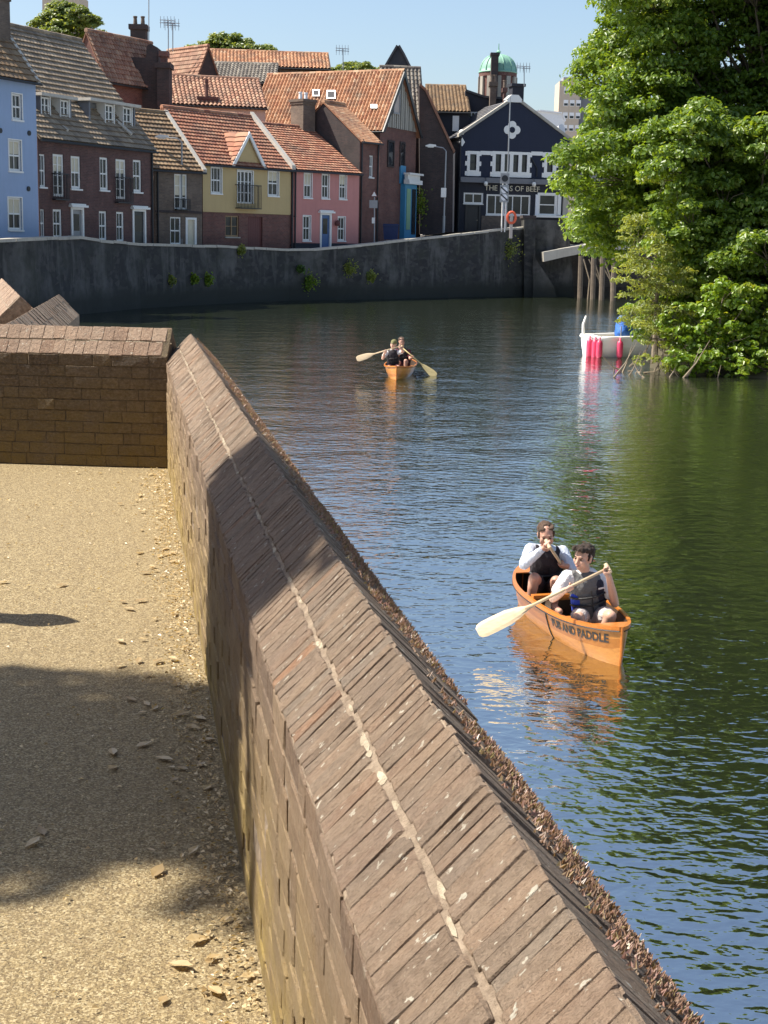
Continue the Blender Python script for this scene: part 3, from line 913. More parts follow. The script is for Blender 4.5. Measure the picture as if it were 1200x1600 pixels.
    def chimney(s, u, t, z0, z1, wu, wt, mat, pots=2, cap=True, pot_h=0.45, pot_mat='brick_red'):
        mb = MB()
        mb.box(u - wu / 2, u + wu / 2, t - wt / 2, t + wt / 2, z0, z1 - 0.3)
        mb.box(u - wu / 2 - 0.05, u + wu / 2 + 0.05, t - wt / 2 - 0.05, t + wt / 2 + 0.05, z1 - 0.3, z1 - 0.16)
        mb.box(u - wu / 2 - 0.1, u + wu / 2 + 0.1, t - wt / 2 - 0.1, t + wt / 2 + 0.1, z1 - 0.16, z1)
        c = mb.build('chimney', MAT[mat], s.root)
        for i in range(pots):
            x = u + wu * ((i + 0.5) / pots - 0.5) * 0.9
            m2 = MB(); m2.lathe([(0.12, 0), (0.10, pot_h * .8), (0.125, pot_h * .82), (0.125, pot_h), (0.08, pot_h), (0.08, pot_h * .5)], (x, t, z1), 10)
            m2.build('chimney_pot', MAT[pot_mat], c)
        return c

def strip(h, o, mat, t0, t1, name):
    mb = MB(); mb.box(o[0], o[1], t0, t1, o[2], o[3]); return mb.build(name, MAT[mat], h.root)

# --- blue rendered house, left edge
h = House('blue_house', 'tall light blue rendered house at the left edge of the quay', (-75, 60.0), (61, 65.3), 1.9)
ez = h.P(61, 122)[1]
tr, zr = h.G(-8, 22, h.L)
ops = [h.op(19, 147, 34, 187), h.op(14, 219, 33, 267), h.op(13, 309, 34, 359), h.op(-45, 145, -30, 187), h.op(-48, 219, -31, 267), h.op(-48, 309, -28, 359)]
h.facade(ops, MAT['blue_render'], 0, ez)
h.shell(MAT['blue_render'], ez, 2 * tr, tr, zr)
h.roof(ez, tr, zr, MAT['tan_tile'], 0.3, 0.33, 0.03, 0.05)
h.verge(h.L - 0.05, ez, tr, zr, 0.2, 0.14)
for o, bl in zip(ops, (0, .45, .5, 0, 0, 0)): h.window(o, 'sash', nx=2, blind=bl, surround=0.05)
for q in ((45, 208), (44, 295), (0, 204)):
    u, z = h.P(*q); mb = MB(); mb.tube([(u, -0.05, z), (u, 0.02, z)], 0.11, 10); mb.build('wall_tie_plate', MAT['iron'], h.root)
t1, z1 = h.G(14, 27, h.L)
h.chimney(h.L - 0.75, tr - 0.2, zr - 1.4, zr + 0.75, 1.15, 1.5, 'brick_brown', 1)

# --- plum brick terrace with dormers
h = House('brick_terrace', 'plum brick terrace with grey tiled roof, dormers and iron balconies beside blue house', (62, 67.3), (240, 75.8), 1.9)
ez = (h.P(62, 212)[1] + h.P(240, 227)[1]) / 2
tr, zr = h.G(125, 65, h.L)
wins = [h.op(62, 241, 71, 292), h.op(111, 244, 126, 295), h.op(156, 246, 169, 297), h.op(208, 250, 221, 300)]
fr = [h.op(83, 241, 100, 307), h.op(181, 249, 197, 311)]
gw = [h.op(63, 327, 70, 371), h.op(83, 327, 97, 372), h.op(155, 330, 167, 376), h.op(182, 331, 194, 378)]
dr = [h.op(111, 324, 130, 376), h.op(207, 327, 227, 382)]
dro = [(o[0], o[1], 0.0, o[3]) for o in dr]
h.facade(wins + fr + gw + dro, MAT['brick_plum'], 0, ez)
h.shell(MAT['brick_plum'], ez, 2 * tr, tr, zr)
h.roof(ez, tr, zr, MAT['grey_tile'], 0.26, 0.33, 0.025, 0.07)
for o, bl in zip(wins, (0, .5, 0, 0)): h.window(o, 'sash', nx=2, blind=bl, fw=0.1)
for o, bl in zip(fr, (.4, .35)): h.window(o, 'french', nx=2, ny=4, sill=False, blind=bl, fw=0.1)
for o in gw: h.window(o, 'sash', nx=2, fw=0.1)
for o, m in zip(dro, ('grey', 'black')): h.door(o, m)
for o in (h.op(81, 271, 103, 311), h.op(179, 277, 203, 316)): h.balcony(o)
h.pipe(h.L - 0.18, 0.2, ez - 0.1)
k = (zr - ez) / tr
def dormer(x0, x1, ytop, ybot, wn, td=0.75):
    a = h.P(x0, ytop, td)[0]; b = h.P(x1, ytop, td)[0]
    zt = h.P((x0 + x1) / 2, ytop, td)[1]; zb = ez + k * td - 0.05
    tb = (zt - ez) / k + 0.15
    mb = MB()
    oo = [h.op(*w, t=td) for w in wn]
    for w_ in (a, b): mb.prism([(w_ - 0.06, td, zb), (w_ - 0.06, tb, zt), (w_ - 0.06, td, zt)], (0.12, 0, 0))
    mb.box(a, b, td + 0.5, td + 0.55, zb, zt)
    dm = mb.build('dormer', MAT['lead'], h.root)
    r = MB(); r.box(a - 0.25, b + 0.25, td - 0.25, tb, zt + 0.002, zt + 0.14); r.build('dormer_roof', MAT['mortar_cap'], dm)
    for o in oo:
        # window box standing forward between lead cheeks
        m2 = MB(); m2.prism([(o[0] - 0.05, td - 0.02, o[2] - 0.15), (o[0] - 0.05, td + 0.5, o[2] + 0.3), (o[0] - 0.05, td + 0.5, zt), (o[0] - 0.05, td - 0.02, zt)], (0.05, 0, 0))
        m2.prism([(o[1], td - 0.02, o[2] - 0.15), (o[1], td + 0.5, o[2] + 0.3), (o[1], td + 0.5, zt), (o[1], td - 0.02, zt)], (0.05, 0, 0))
        m2.build('dormer_cheek', MAT['white'], h.root)
        h.window((o[0], o[1], o[2], zt - 0.03), 'casement', t=td, nx=2, ny=3, sill=True, fw=0.08)
dormer(64, 110, 153, 205, [(65, 157, 78, 190), (95, 160, 108, 193)])
dormer(140, 210, 163, 212, [(165, 169, 178, 198), (193, 172, 206, 201)])
for xx in ((83, 185, 103, 208), (182, 188, 203, 213)):
    a = h.P(xx[0], xx[1], 0.9); b = h.P(xx[2], xx[3], 0.25)
    mb = MB(); mb.tube([(a[0], 0.95, a[1]), (b[0], 0.15, b[1] + 0.1)], 0.09, 6); mb.build('lead_flashing', MAT['mortar_cap'], h.root)

# --- small brown brick house
h = House('brown_brick_house', 'small brown brick house with pale verge between terrace and yellow house', (243, 77.6), (316, 80.0), 1.9)
ez = h.P(283, 262)[1]
tr, zr = h.G(259, 178, h.L)
o1 = h.op(272.5, 272, 292.5, 327); o2 = h.op(266, 339, 283, 382); o3 = h.op(290, 340, 306, 384); o3 = (o3[0], o3[1], 0, o3[3])
h.facade([o1, o2, o3], MAT['brick_brown'], 0, ez)
h.shell(MAT['brick_brown'], ez, 2 * tr, tr, zr)
h.roof(ez, tr, zr, MAT['tan_tile'], 0.26, 0.33, 0.025, 0.07, ul=-0.6)
h.verge(h.L, ez, tr, zr, 0.26, 0.22)
h.window(o1, 'french', nx=2, ny=3, blind=.6, sill=False); h.window(o2, 'sash'); h.door(o3, 'cream', hood=False, glazed=False)
h.balcony(h.op(273, 311, 294, 327))
strip(h, (0.0, h.L - .05, h.P(283, 333)[1], h.P(283, 329.5)[1]), 'brick_dark', -0.06, 0.0, 'string_course')
h.pipe(0.12, 0.2, ez)

# --- yellow house with central gable
h = House('yellow_house', 'mustard yellow house with white-edged central gable and french window', (317, 80.4), (454, 86.0), 1.9)
ez = (h.P(317, 253)[1] + h.P(452, 260)[1]) / 2
zb = (h.P(317, 331)[1] + h.P(452, 335.5)[1]) / 2
tr, zr = h.G(394, 184, h.L)
w1 = h.op(330, 261, 346, 302); w2 = h.op(371, 267, 395, 318); w3 = h.op(419, 267, 435, 306); w4 = h.op(353, 337, 374, 370); g1 = h.op(388, 339, 411, 386); g1 = (g1[0], g1[1], 0, g1[3])
gl = h.P(361, 253)[0]; gr = h.P(411, 259)[0]; gz = h.P(384, 209)[1]; gm = (gl + gr) / 2
h.facade([w1, w2, w3], MAT['yellow_render'], zb, ez, top=[(gl, ez), (gr, ez), (gm, gz)])
h.facade([w4, g1], MAT['brick_red'], 0, zb, t=0.04, name='lower_wall')
h.shell(MAT['brick_red'], ez, 2 * tr, tr, zr)
rf = h.roof(ez, tr, zr, MAT['red_tile'], 0.25, 0.29, 0.025, 0.055)
h.verge(h.L - 0.02, ez, tr, zr, 0.3, 0.34)
kk = (zr - ez) / tr
tb = (gz - ez) / kk
mb = MB()
for sx, ux in ((-1, gl - 0.12), (1, gr + 0.12)):
    roof_sheet(mb, (ux, -0.16, ez - 0.14), (ux, -0.0, ez - 0.14 + 0.001), (gm, tb + 0.1, gz + 0.1), (gm, -0.16, gz + 0.1), 0.3, 0.34, 0.03, 0.05)
mb.build('gable_roof', MAT['red_tile'], rf, tints=True, fix=False)
mb = MB()
for ux in (gl - 0.12, gr + 0.12):
    mb.prism([(ux, -0.2, ez - 0.16), (gm, -0.2, gz + 0.12), (gm, -0.2, gz - 0.16), (ux + (0.24 if ux < gm else -0.24), -0.2, ez - 0.16)], (0, 0.09, 0))
mb.build('bargeboard', MAT['white'], h.root)
h.window(w1, 'sash', nx=3, surround=0.05); h.window(w2, 'french', nx=4, ny=3, surround=0.05, sill=False); h.window(w3, 'sash', nx=2, surround=0.05, blind=.4); h.window(w4, 'casement', t=0.04, mat='timber', nx=2, ny=2)
mb = MB()
for i in range(7):
    a = g1[0] + (g1[1] - g1[0]) * i / 7; b = g1[0] + (g1[1] - g1[0]) * (i + 1) / 7
    mb.box(a + .006, b - .006, 0.13, 0.18, 0, g1[3])
mb.build('garage_door', MAT['garage'], h.root)
h.balcony(h.op(367.5, 289, 401, 325), dep=0.4)
h.pipe(h.L + 0.05, 0.2, ez)

# --- pink house
h = House('pink_house', 'pink rendered house with red tiled roof and blue front door', (458, 86.2), (560, 90.0), 1.8)
ez = (h.P(458, 263)[1] + h.P(560, 269.5)[1]) / 2
tr, zr = h.G(486, 202, h.L)
ws = [h.op(475, 270, 487, 309), h.op(503, 272, 514, 310), h.op(530.5, 273, 541, 311), h.op(473.5, 337, 485, 376), h.op(528, 339, 539, 376)]
d1 = h.op(500, 333, 517, 386); d1 = (d1[0], d1[1], 0, d1[3])
h.facade(ws + [d1], MAT['pink_render'], 0.0, ez)
h.shell(MAT['pink_render'], ez, 2 * tr, tr, zr)
h.roof(ez, tr, zr, MAT['red_tile'], 0.25, 0.29, 0.025, 0.055, ul=-0.4)
for o, bl in zip(ws, (.5, 0, .4, 0, 0)): h.window(o, 'sash', nx=2, blind=bl, surround=0.04)
h.door(d1, 'blue_door')
strip(h, (0.0, d1[0] - 0.05, 0.0, h.P(490, 380)[1]), 'black_render', -0.05, 0.0, 'plinth'); strip(h, (d1[1] + 0.05, h.L, 0.0, h.P(545, 380.5)[1]), 'black_render', -0.05, 0.0, 'plinth')
h.pipe(0.1, 0.2, ez)
t1, z1 = h.G(491, 152, h.L)
h.chimney(h.L - 0.55, tr + 0.15, zr - 1.5, zr + 1.75, 1.0, 1.15, 'brick_brown', 2, pot_mat='far_white')
mb = MB(); u, z = h.P(518, 353); mb.lathe([(0, 0), (0.13, .02), (0.17, .14), (0.12, .3), (0, .36)], (u + 0.35, -0.16, z), 10); mb.build('hanging_basket', MAT['garage'], h.root)

# --- dark-gabled house next to the pink one
h = House('gable_brick_house', 'narrow red brick house with smooth orange roof and dark side gable above pink house', (560, 91.0), (590, 92.6), 2.0)
ez = h.P(575, 219)[1]
tl, zl = h.G(506, 160, 0.0)
w = h.op(577, 243, 583, 277)
h.facade([w], MAT['brick_red'], 0, ez)
h.shell(MAT['brick_dark'], ez, 2 * tl, tl, zl)
h.roof(ez, tl, zl, MAT['terra_pan'], 0.12, 0.18, 0.012, 0.012)
h.window(w, 'sash')
h.pipe(h.L - 0.15, 0.2, ez); h.pipe(0.15, 0.2, ez)

# --- large pantiled warehouse, timber gable to the right
h = House('pantile_warehouse', 'large orange pantiled brick building with striped timber gable end', (386, 99.2), (591, 95.0), 2.4)
ez = h.P(591, 199)[1]
tr, zr = h.G(625, 112, h.L)
h.facade([], MAT['brick_red'], 0, ez)
h.shell(MAT['brick_red'], ez, 2 * tr, tr, zr, name='gable_wall')
rf = h.roof(ez, tr, zr, MAT['terra_pan'], 0.25, 0.32, 0.115, 0.016, ur=0.35)
# timber boards of the gable end
ez2 = ez + 0.1; n = 17
mb = MB(); mb.prism([(h.L + .004, .15, ez2), (h.L + .004, 2 * tr - .15, ez2), (h.L + .004, tr, zr - .15)], (.02, 0, 0)); mb.build('gable_backing', MAT['black'], h.root)
for i in range(n):
    t0 = 2 * tr * (i + 0.0) / n; t1 = 2 * tr * (i + 0.55) / n
    def zz(t): return ez2 + (zr - ez2) * (1 - abs(t - tr) / tr) - 0.12
    za, zb_ = zz(t0), zz(t1)
    if max(za, zb_) < ez2 + .05: continue
    poly = [(h.L + 0.03, t0, ez2), (h.L + 0.03, t1, ez2), (h.L + 0.03, t1, max(zb_, ez2 + .01)), (h.L + 0.03, t0, max(za, ez2 + .01))]
    mb = MB(); mb.prism(poly, (0.05 + 0.02 * (i % 2), 0, 0)); mb.build('board', MAT['stone'], h.root)
mb = MB()
for sgn in (-1, 1):
    te = tr + sgn * (tr + 0.35); zeb = ez - 0.3
    mb.prism([(h.L + 0.3, te, zeb), (h.L + 0.3, tr, zr + 0.12), (h.L + 0.3, tr, zr - 0.3), (h.L + 0.3, te - sgn * 0.32, zeb)], (0.08, 0, 0))
mb.build('bargeboard', MAT['black'], h.root)
def gable_open(h, x0, y0, x1, y1, name, mat, proud=0.05, frame=None):
    a = h.G(x0, (y0 + y1) / 2, h.L); b = h.G(x1, (y0 + y1) / 2, h.L)
    zt = h.G((x0 + x1) / 2, y0, h.L)[1]; zb = h.G((x0 + x1) / 2, y1, h.L)[1]
    mb = MB(); mb.box(h.L, h.L + proud, a[0], b[0], zb, zt); o = mb.build(name, MAT[mat], h.root)
    if frame:
        f = MB(); w = 0.1
        f.box(h.L, h.L + proud + 0.05, a[0] - w, a[0], zb - w, zt + w); f.box(h.L, h.L + proud + 0.05, b[0], b[0] + w, zb - w, zt + w)
        f.box(h.L, h.L + proud + 0.05, a[0], b[0], zt, zt + w); f.box(h.L, h.L + proud + 0.05, a[0], b[0], zb - w, zb)
        f.build('frame', MAT[frame], o)
    return o, a[0], b[0], zb, zt
gable_open(h, 606, 222, 614, 259, 'window', 'glass', 0.03, 'brick_dark'); gable_open(h, 625, 224, 631, 258, 'window', 'glass', 0.03, 'brick_dark')
gable_open(h, 613, 148, 621, 176, 'loading_hatch', 'pale_render', 0.12, 'grey')
o, a, b, zb, zt = gable_open(h, 625, 288, 643, 373, 'shopfront', 'turquoise', 0.35)
m2 = MB(); m2.box(h.L + 0.3, h.L + 0.7, a - 0.15, b + 0.15, zt, zt + 0.28); m2.box(h.L + 0.3, h.L + 0.55, a - .05, b + .05, zt + 0.28, zt + 0.6); m2.box(h.L + 0.3, h.L + 0.75, a - 0.2, b + 0.2, zt + .6, zt + .72)
m2.build('pediment', MAT['white'], o)
m2 = MB(); m2.box(h.L + 0.36, h.L + 0.39, a + (b - a) * .12, a + (b - a) * .45, zb + 0.6, zt - 0.3); m2.build('pane', MAT['green_paint'], o)
m2 = MB(); m2.box(h.L + 0.36, h.L + 0.39, a + (b - a) * .58, a + (b - a) * .9, zb + 0.3, zt - 0.3); m2.build('pane', MAT['glass'], o)
gable_open(h, 624, 259, 632, 287, 'blue_sign_board', 'turquoise', 0.1)
# rooflights
for q in ((489, 142, 500, 152), (511, 143, 525, 156), (580, 165, 590, 171)):
    def onroof(px, py):
        k = (zr - ez) / tr
        d = ray(px, py); nrm = (h.N * (-k) + Vector((0, 0, 1))).normalized()
        o_ = h.org + Vector((0, 0, h.base + ez + 0.16))
        p = CAMP + d * ((o_ - CAMP).dot(nrm) / d.dot(nrm))
        return Vector(((p - h.org).dot(h.U), (p - h.org).dot(h.N), p.z - h.base)), nrm
    c = [onroof(q[0], q[3])[0], onroof(q[2], q[3])[0], onroof(q[2], q[1])[0], onroof(q[0], q[1])[0]]
    mb = MB(); mb.prism(c, (0, -0.08, 0.08)); r_ = mb.build('rooflight', MAT['grey_metal'], h.root)
    cc = sum(c, Vector()) / 4
    g = MB(); g.face([cc + (p - cc) * 0.75 + Vector((0, -0.085, 0.085)) for p in c]); g.build('pane', MAT['far_white'] if q[0] == 580 else MAT['glass'], r_, fix=False)

# --- background houses (front eave columns, ridge pixel, eave pixel)
def back_house(name, label, A, B, ridge, eave_px, eave_py, wmat, rmat, end='R', tw=0.26, course=0.32, amp=0.07, step=0.04, base=2.2, ops=(), wstyle='casement', wmat2=None):
    h = House(name, label, A, B, base)
    ez = h.P(eave_px, eave_py)[1]
    tr, zr = h.G(ridge[0], ridge[1], h.L if end == 'R' else 0.0) if len(ridge) == 2 else (ridge[2], h.P(ridge[0], ridge[1], ridge[2])[1])
    if tr < 0.8 or tr > 9: print('RIDGE?', name, label, tr, zr, ez)
    oo = [h.op(*q) for q in ops]
    h.facade(oo, MAT[wmat], 0, ez)
    h.shell(MAT[wmat2 or wmat], ez, 2 * tr, tr, zr)
    h.roof(ez, tr, zr, MAT[rmat], tw, course, amp, step)
    for o in oo: h.window(o, wstyle, nx=2, ny=2)
    return h, ez, tr, zr
back_house('pantile_house', 'pantiled house whose roof rises behind the brick terrace', (165, 84.0), (262, 89.0), (236, 69), 235, 128, 'brick_red', 'brown_pan')
h, ez, tr, zr = back_house('brown_roof_house', 'house with brown tiled roof and dark right gable behind the sooty chimney wall', (248, 99.5), (308, 96.5), (325, 73), 308, 121, 'brick_dark', 'brown_pan', tw=0.22, course=.3, amp=0.04)
h, ez, tr, zr = back_house('long_pantile_house', 'long low house with pale upper wall and striped pantile roof behind yellow house', (232, 92.0), (414, 94.0), (419, 127, 2.6), 414, 167, 'pale_render', 'brown_pan', amp=0.09, ops=[(360, 174, 368, 188), (373, 175, 382, 189), (262, 172, 272, 182)])
h.chimney(h.P(325, 170)[0], 0.6, 0, h.P(325, 152, 0.6)[1], 1.15, 0.9, 'brick_red', 1, pot_h=1.1)
back_house('orange_ridge_house', 'distant building with long orange pantile ridge below the treetops', (318, 108.0), (512, 109.0), (515, 86, 2.6), 510, 107, 'brick_brown', 'terra_pan', amp=0.09)
back_house('grey_roof_house', 'grey pantiled roof wedged between the orange pantile roofs', (318, 103.0), (428, 103.0), (428, 102, 2.4), 420, 128, 'brick_dark', 'grey_pan', amp=0.09)
back_house('grey_pantile_house', 'narrow grey pantiled roof right of the striped timber gable', (596, 103.0), (657, 103.5), (656, 108), 650, 180, 'brick_dark', 'grey_pan', amp=0.09)
h, ez, tr, zr = back_house('tarred_house', 'dark walled house with tan pantile roof left of the navy pub', (664, 107.0), (728, 107.0), (727, 136), 728, 175, 'black_render', 'tan_tile', amp=0.09)
strip(h, h.op(707, 181, 717, 205), 'white', -0.08, 0.0, 'vent_panel')

def prism_building(name, label, poly, D, depth, mat, roofmat=None, cat='building'):
    """wall drawn as a pixel outline standing at distance D, extruded back"""
    pts = [at(x, y, D) for x, y in poly]
    o = Vector((pts[0].x, pts[0].y, 2.0))
    root = empty(name, o, label=label, cat=cat)
    mb = MB(); mb.prism([p - o for p in pts], (0, depth, 0)); mb.build('wall', MAT[mat], root)
    if roofmat:
        m2 = MB()
        for (x0, y0), (x1, y1) in zip(poly, poly[1:]):
            if abs(x1 - x0) > 3:
                a = at(x0, y0, D) - o; b = at(x1, y1, D) - o
                if a.z < 1 and b.z < 1: continue
                n = Vector((-(b.z - a.z), 0, b.x - a.x)).normalized(); n = n if n.z > 0 else -n
                m2.prism([a + Vector((0, -.15, 0)) + n * .01, b + Vector((0, -.15, 0)) + n * .01, b + Vector((0, -.15, 0)) + n * .16, a + Vector((0, -.15, 0)) + n * .16], (0, depth + .3, 0), hr.random())
        m2.build('roof', MAT[roofmat], root, tints=True)
    return root, o
r_, o_ = prism_building('sooty_gable_house', 'sooty dark brick gable and chimney wall above the terrace roof', [(184, 215), (184, 119), (188, 113), (200, 89), (228, 90), (229, 72), (235, 68), (246, 74), (246, 215)], 87.0, 3.0, 'brick_dark', None, 'house')
def stack(root, o, x0, x1, y0, y1, D, dep, mat, pots):
    a = at(x0, y1, D) - o; b = at(x1, y0, D) - o
    mb = MB(); mb.box(a.x, b.x, a.y, a.y + dep, a.z, b.z - .3); mb.box(a.x - .1, b.x + .1, a.y - .1, a.y + dep + .1, b.z - .3, b.z)
    c = mb.build('chimney', MAT[mat], root)
    for i in range(pots):
        m2 = MB(); x = a.x + (b.x - a.x) * (i + .5) / pots
        m2.lathe([(0.14, 0), (0.11, .45), (0.14, .47), (0.14, .55)], (x, a.y + dep / 2, b.z), 10); m2.build('chimney_pot', MAT['brick_brown'], c)
stack(r_, o_, 246, 264, 98, 190, 86.5, 1.2, 'brick_dark', 0)
stack(r_, o_, 251, 260, 80, 98, 86.8, .5, 'brick_red', 0)
r_, o_ = prism_building('tall_stack_house', 'tall dark chimney stack with two pots above the pantile ridge', [(196, 215), (196, 72), (236, 71), (236, 215)], 95.0, 3.0, 'brick_dark', None, 'chimney')
stack(r_, o_, 204, 227, 38, 90, 95.5, 1.0, 'brick_dark', 2)
prism_building('slate_gable', 'pointed dark slate gable rising behind the pantile warehouse', [(601, 190), (601, 108), (622, 72), (630, 86), (641, 108), (641, 190)], 118.0, 8.0, 'slate', 'slate', 'building')
prism_building('dark_gable_house', 'dark brick half gable wall beside the street lamp and navy pub', [(656, 366), (655, 134), (664, 142), (708, 238), (707, 368)], 101.0, 3.5, 'brick_dark', 'brown_pan', 'house')
r_, o_ = prism_building('dome_lodge', 'dark rear block with small white window between tan roof and pub gable', [(727, 330), (727, 143), (756, 153), (790, 156), (790, 330)], 111.0, 5.0, 'black_render', 'slate', 'building')
a = at(731, 201, 110.9) - o_; b = at(747, 176, 110.9) - o_
mb = MB()
for i in range(4): x = a.x + (b.x - a.x) * i / 3; mb.box(x - .04, x + .04, a.y - .1, a.y - .02, a.z, b.z)
for i in range(4): z = a.z + (b.z - a.z) * i / 3; mb.box(a.x, b.x, a.y - .09, a.y - .03, z - .04, z + .04)
w = mb.build('window', MAT['white'], r_)
mb = MB(); mb.face([(a.x, a.y - .015, a.z), (b.x, a.y - .015, a.z), (b.x, a.y - .015, b.z), (a.x, a.y - .015, b.z)]); mb.build('pane', MAT['glass'], w, fix=False)
stack(r_, o_, 764, 776, 128, 200, 110.0, .9, 'brick_brown', 2)
stack(r_, o_, 785, 791, 137, 200, 109.0, .6, 'brick_red', 1)

# --- copper dome on its brick drum
D = 120.0
c = at(777, 143, D); S_ = D / FPX
root = empty('domed_turret', (c.x, c.y, 2.5), label='green copper dome on a round brick drum behind the pub', cat='dome')
zb = at(777, 200, D).z - 2.5; z1 = at(777, 115, D).z - 2.5; z2 = at(777, 86, D).z - 2.5; rd = 27.5 * S_
mb = MB(); mb.lathe([(rd * .97, 0), (rd * .97, z1 - .3), (rd * 1.04, z1 - .28), (rd * 1.04, z1)], (0, 0, 0), 24); mb.build('drum', MAT['brick_red'], root)
for i in range(12):
    a = 2 * math.pi * i / 12; mb = MB()
    mb.box(-.18, .18, -.1, .1, 0, z1 - .3, Matrix.Rotation(a, 4, 'Z') @ Matrix.Translation((0, rd * 1.0, 0))); mb.build('pilaster', MAT['stone'], root)
mb = MB(); prof = [(rd * 1.06, z1 + .001), (rd * 1.06, z1 + .12)] + [(rd * math.cos(q) ** .8, z1 + .12 + (z2 - z1 - .12) * math.sin(q)) for q in [k * math.pi / 2 / 9 for k in range(9)]] + [(0.12, z2)]
mb.lathe(prof, (0, 0, 0), 32); dm = mb.build('dome', MAT['copper'], root, smooth=True)
for i in range(12):
    a = 2 * math.pi * (i + .5) / 12; mb = MB(); mb.tube([(r * math.cos(a), r * math.sin(a), z) for r, z in prof[2:]], 0.07, 5); mb.build('rib', MAT['copper'], dm)
zf = at(778, 68, D).z - 2.5
mb = MB(); mb.lathe([(0.25, z2 - .1), (0.12, z2 + .15), (0.2, z2 + .25), (0.05, z2 + .4), (0.03, zf)], (0, 0, 0), 10); mb.build('finial', MAT['copper'], root)
a = at(767, 112, D - 2); b = at(779, 83, D - 2)
mb = MB(); mb.box(a.x - c.x, b.x - c.x, -2.3, -1.4, z1 - 6, b.z - 2.7); mb.box(a.x - c.x - .08, b.x - c.x + .08, -2.38, -1.32, b.z - 2.7, b.z - 2.5); mb.build('chimney', MAT['brick_dark'], root)

# --- the navy pub
h = House('navy_pub', 'navy blue gabled public house with white window surrounds and lettering', (714, 103.5), (884, 105.5), 4.0, cat='pub')
zl = (h.P(720, 214)[1] + h.P(879, 218)[1]) / 2
apu, apz = h.P(804, 153)
zled = h.P(800, 283)[1]
def O(*q): return h.op(*q)
up = [O(734, 241, 744, 266), O(774, 241, 782.5, 268), O(788, 241, 796, 268), O(801.5, 242, 809.5, 269), O(815, 242, 823, 269), O(854.5, 244, 863.5, 269)]
lo = [O(725, 302, 754, 318), O(760.5, 305, 827.5, 336), O(842, 304, 868, 336)]
dr = O(727, 320, 750, 363); dr = (dr[0], dr[1], 0, dr[3])
f1 = h.P(797, 160); f2 = h.P(812, 160)
h.facade(up, MAT['navy_render'], zled, zl, top=[(0.0, zl), (h.L, zl), (f2[0], apz - .3), (f1[0], apz - .3)])
h.facade(lo + [dr], MAT['black_render'], 0, zled, t=0.02, name='lower_wall')
dep = 9.0
mb = MB()
for u in (0.002, h.L - .002): mb.face([(u, 0.03, 0), (u, dep, 0), (u, dep, zl), (u, 0.03, zl)])
mb.face([(0, dep, 0), (h.L, dep, 0), (h.L, dep, zl), ((f1[0] + f2[0]) / 2, dep, apz), (0, dep, zl)]); mb.build('side_wall', MAT['black_render'], h.root, fix=False)
mb = MB(); um = (f1[0] + f2[0]) / 2
roof_sheet(mb, (-.15, .15, zl - .1), (-.15, dep, zl - .1), (um, dep, apz - .1), (um, .15, apz - .1), 0.3, 0.3, .02, .03)
roof_sheet(mb, (h.L + .15, .15, zl - .1), (h.L + .15, dep, zl - .1), (um, dep, apz - .1), (um, .15, apz - .1), 0.3, 0.3, .02, .03)
rf = mb.build('roof', MAT['slate'], h.root, tints=True, fix=False)
mb = MB()
for (ua, za, ub, zb_) in ((-.1, zl - .05, f1[0], apz - .28), (h.L + .1, zl - .05, f2[0], apz - .28)):
    mb.prism([(ua, -.12, za), (ub, -.12, zb_), (ub, -.12, zb_ + .22), (ua, -.12, za + .22)], (0, .45, 0))
mb.build('gable_coping', MAT['stone'], h.root)
mb = MB(); mb.box(f1[0] - .25, f2[0] + .1, -.15, .6, apz - .3, apz - .12); mb.prism([(f1[0] - .3, -.16, apz - .12), (f2[0] + .15, -.16, apz - .12), (f2[0] - .15, -.16, apz + .2), (f1[0] + .05, -.16, apz + .2)], (0, .8, 0)); mb.build('gable_cap', MAT['white'], h.root)
a = h.P(800, 165, 1.5); b = h.P(819, 131, 1.5)
mb = MB(); mb.box(a[0], b[0], 1.5, 2.3, a[1] - 1, b[1] - .2); mb.box(a[0] - .1, b[0] + .1, 1.4, 2.4, b[1] - .2, b[1]); mb.build('chimney', MAT['black_render'], h.root)
# white quoined surrounds
def surround(x0, y0, x1, y1, holes):
    o = O(x0, y0, x1, y1); mb = MB()
    us = [o[0]] + [v for q in holes for v in (q[0], q[1])] + [o[1]]
    for i in range(0, len(us), 2): mb.box(us[i], us[i + 1], -.07, .0, o[2], o[3] - .002)
    for q in holes:
        mb.box(q[0], q[1], -.07, 0, o[2], q[2]); mb.box(q[0], q[1], -.07, 0, q[3], o[3] - .004)
    hh = (o[3] - o[2]) / 5
    for sgn, ue in ((-1, o[0]), (1, o[1])):
        for k in (0, 2, 4):
            a, b = (ue - .14, ue - .001) if sgn < 0 else (ue + .001, ue + .14)
            mb.box(a, b, -.065, 0, o[2] + hh * k + .02, o[2] + hh * (k + 1) - .02)
    mb.build('window_surround', MAT['white'], h.root)
surround(729.5, 236, 748.5, 275, [up[0]]); surround(769, 237, 827.5, 277, up[1:5]); surround(850, 238, 869, 278, [up[5]])
for q in ((750.5, 236, 767, 242), (830, 237, 848, 243)): strip(h, O(*q), 'white', -.05, 0, 'lintel_band')
for o in up: h.window(o, 'sash', nx=1, sill=False, mat='black', fw=.05)
h.window(lo[0], 'casement', t=.02, nx=2, ny=1, proud=.06, surround=.03); h.window(lo[1], 'casement', t=.02, nx=5, ny=1, proud=.06, surround=.03); h.window(lo[2], 'sash', t=.02, nx=1, proud=.06, surround=.12)
h.door(dr, 'black', t=.02, frame='black', hood=False, glazed=False)
strip(h, O(836, 304, 841, 338), 'far_white', -.08, 0.018, 'shutter'); strip(h, O(871, 304, 876, 336), 'white', -.08, 0.018, 'shutter'); strip(h, O(879, 302, 887, 336), 'stone', -.12, 0.018, 'shutter')
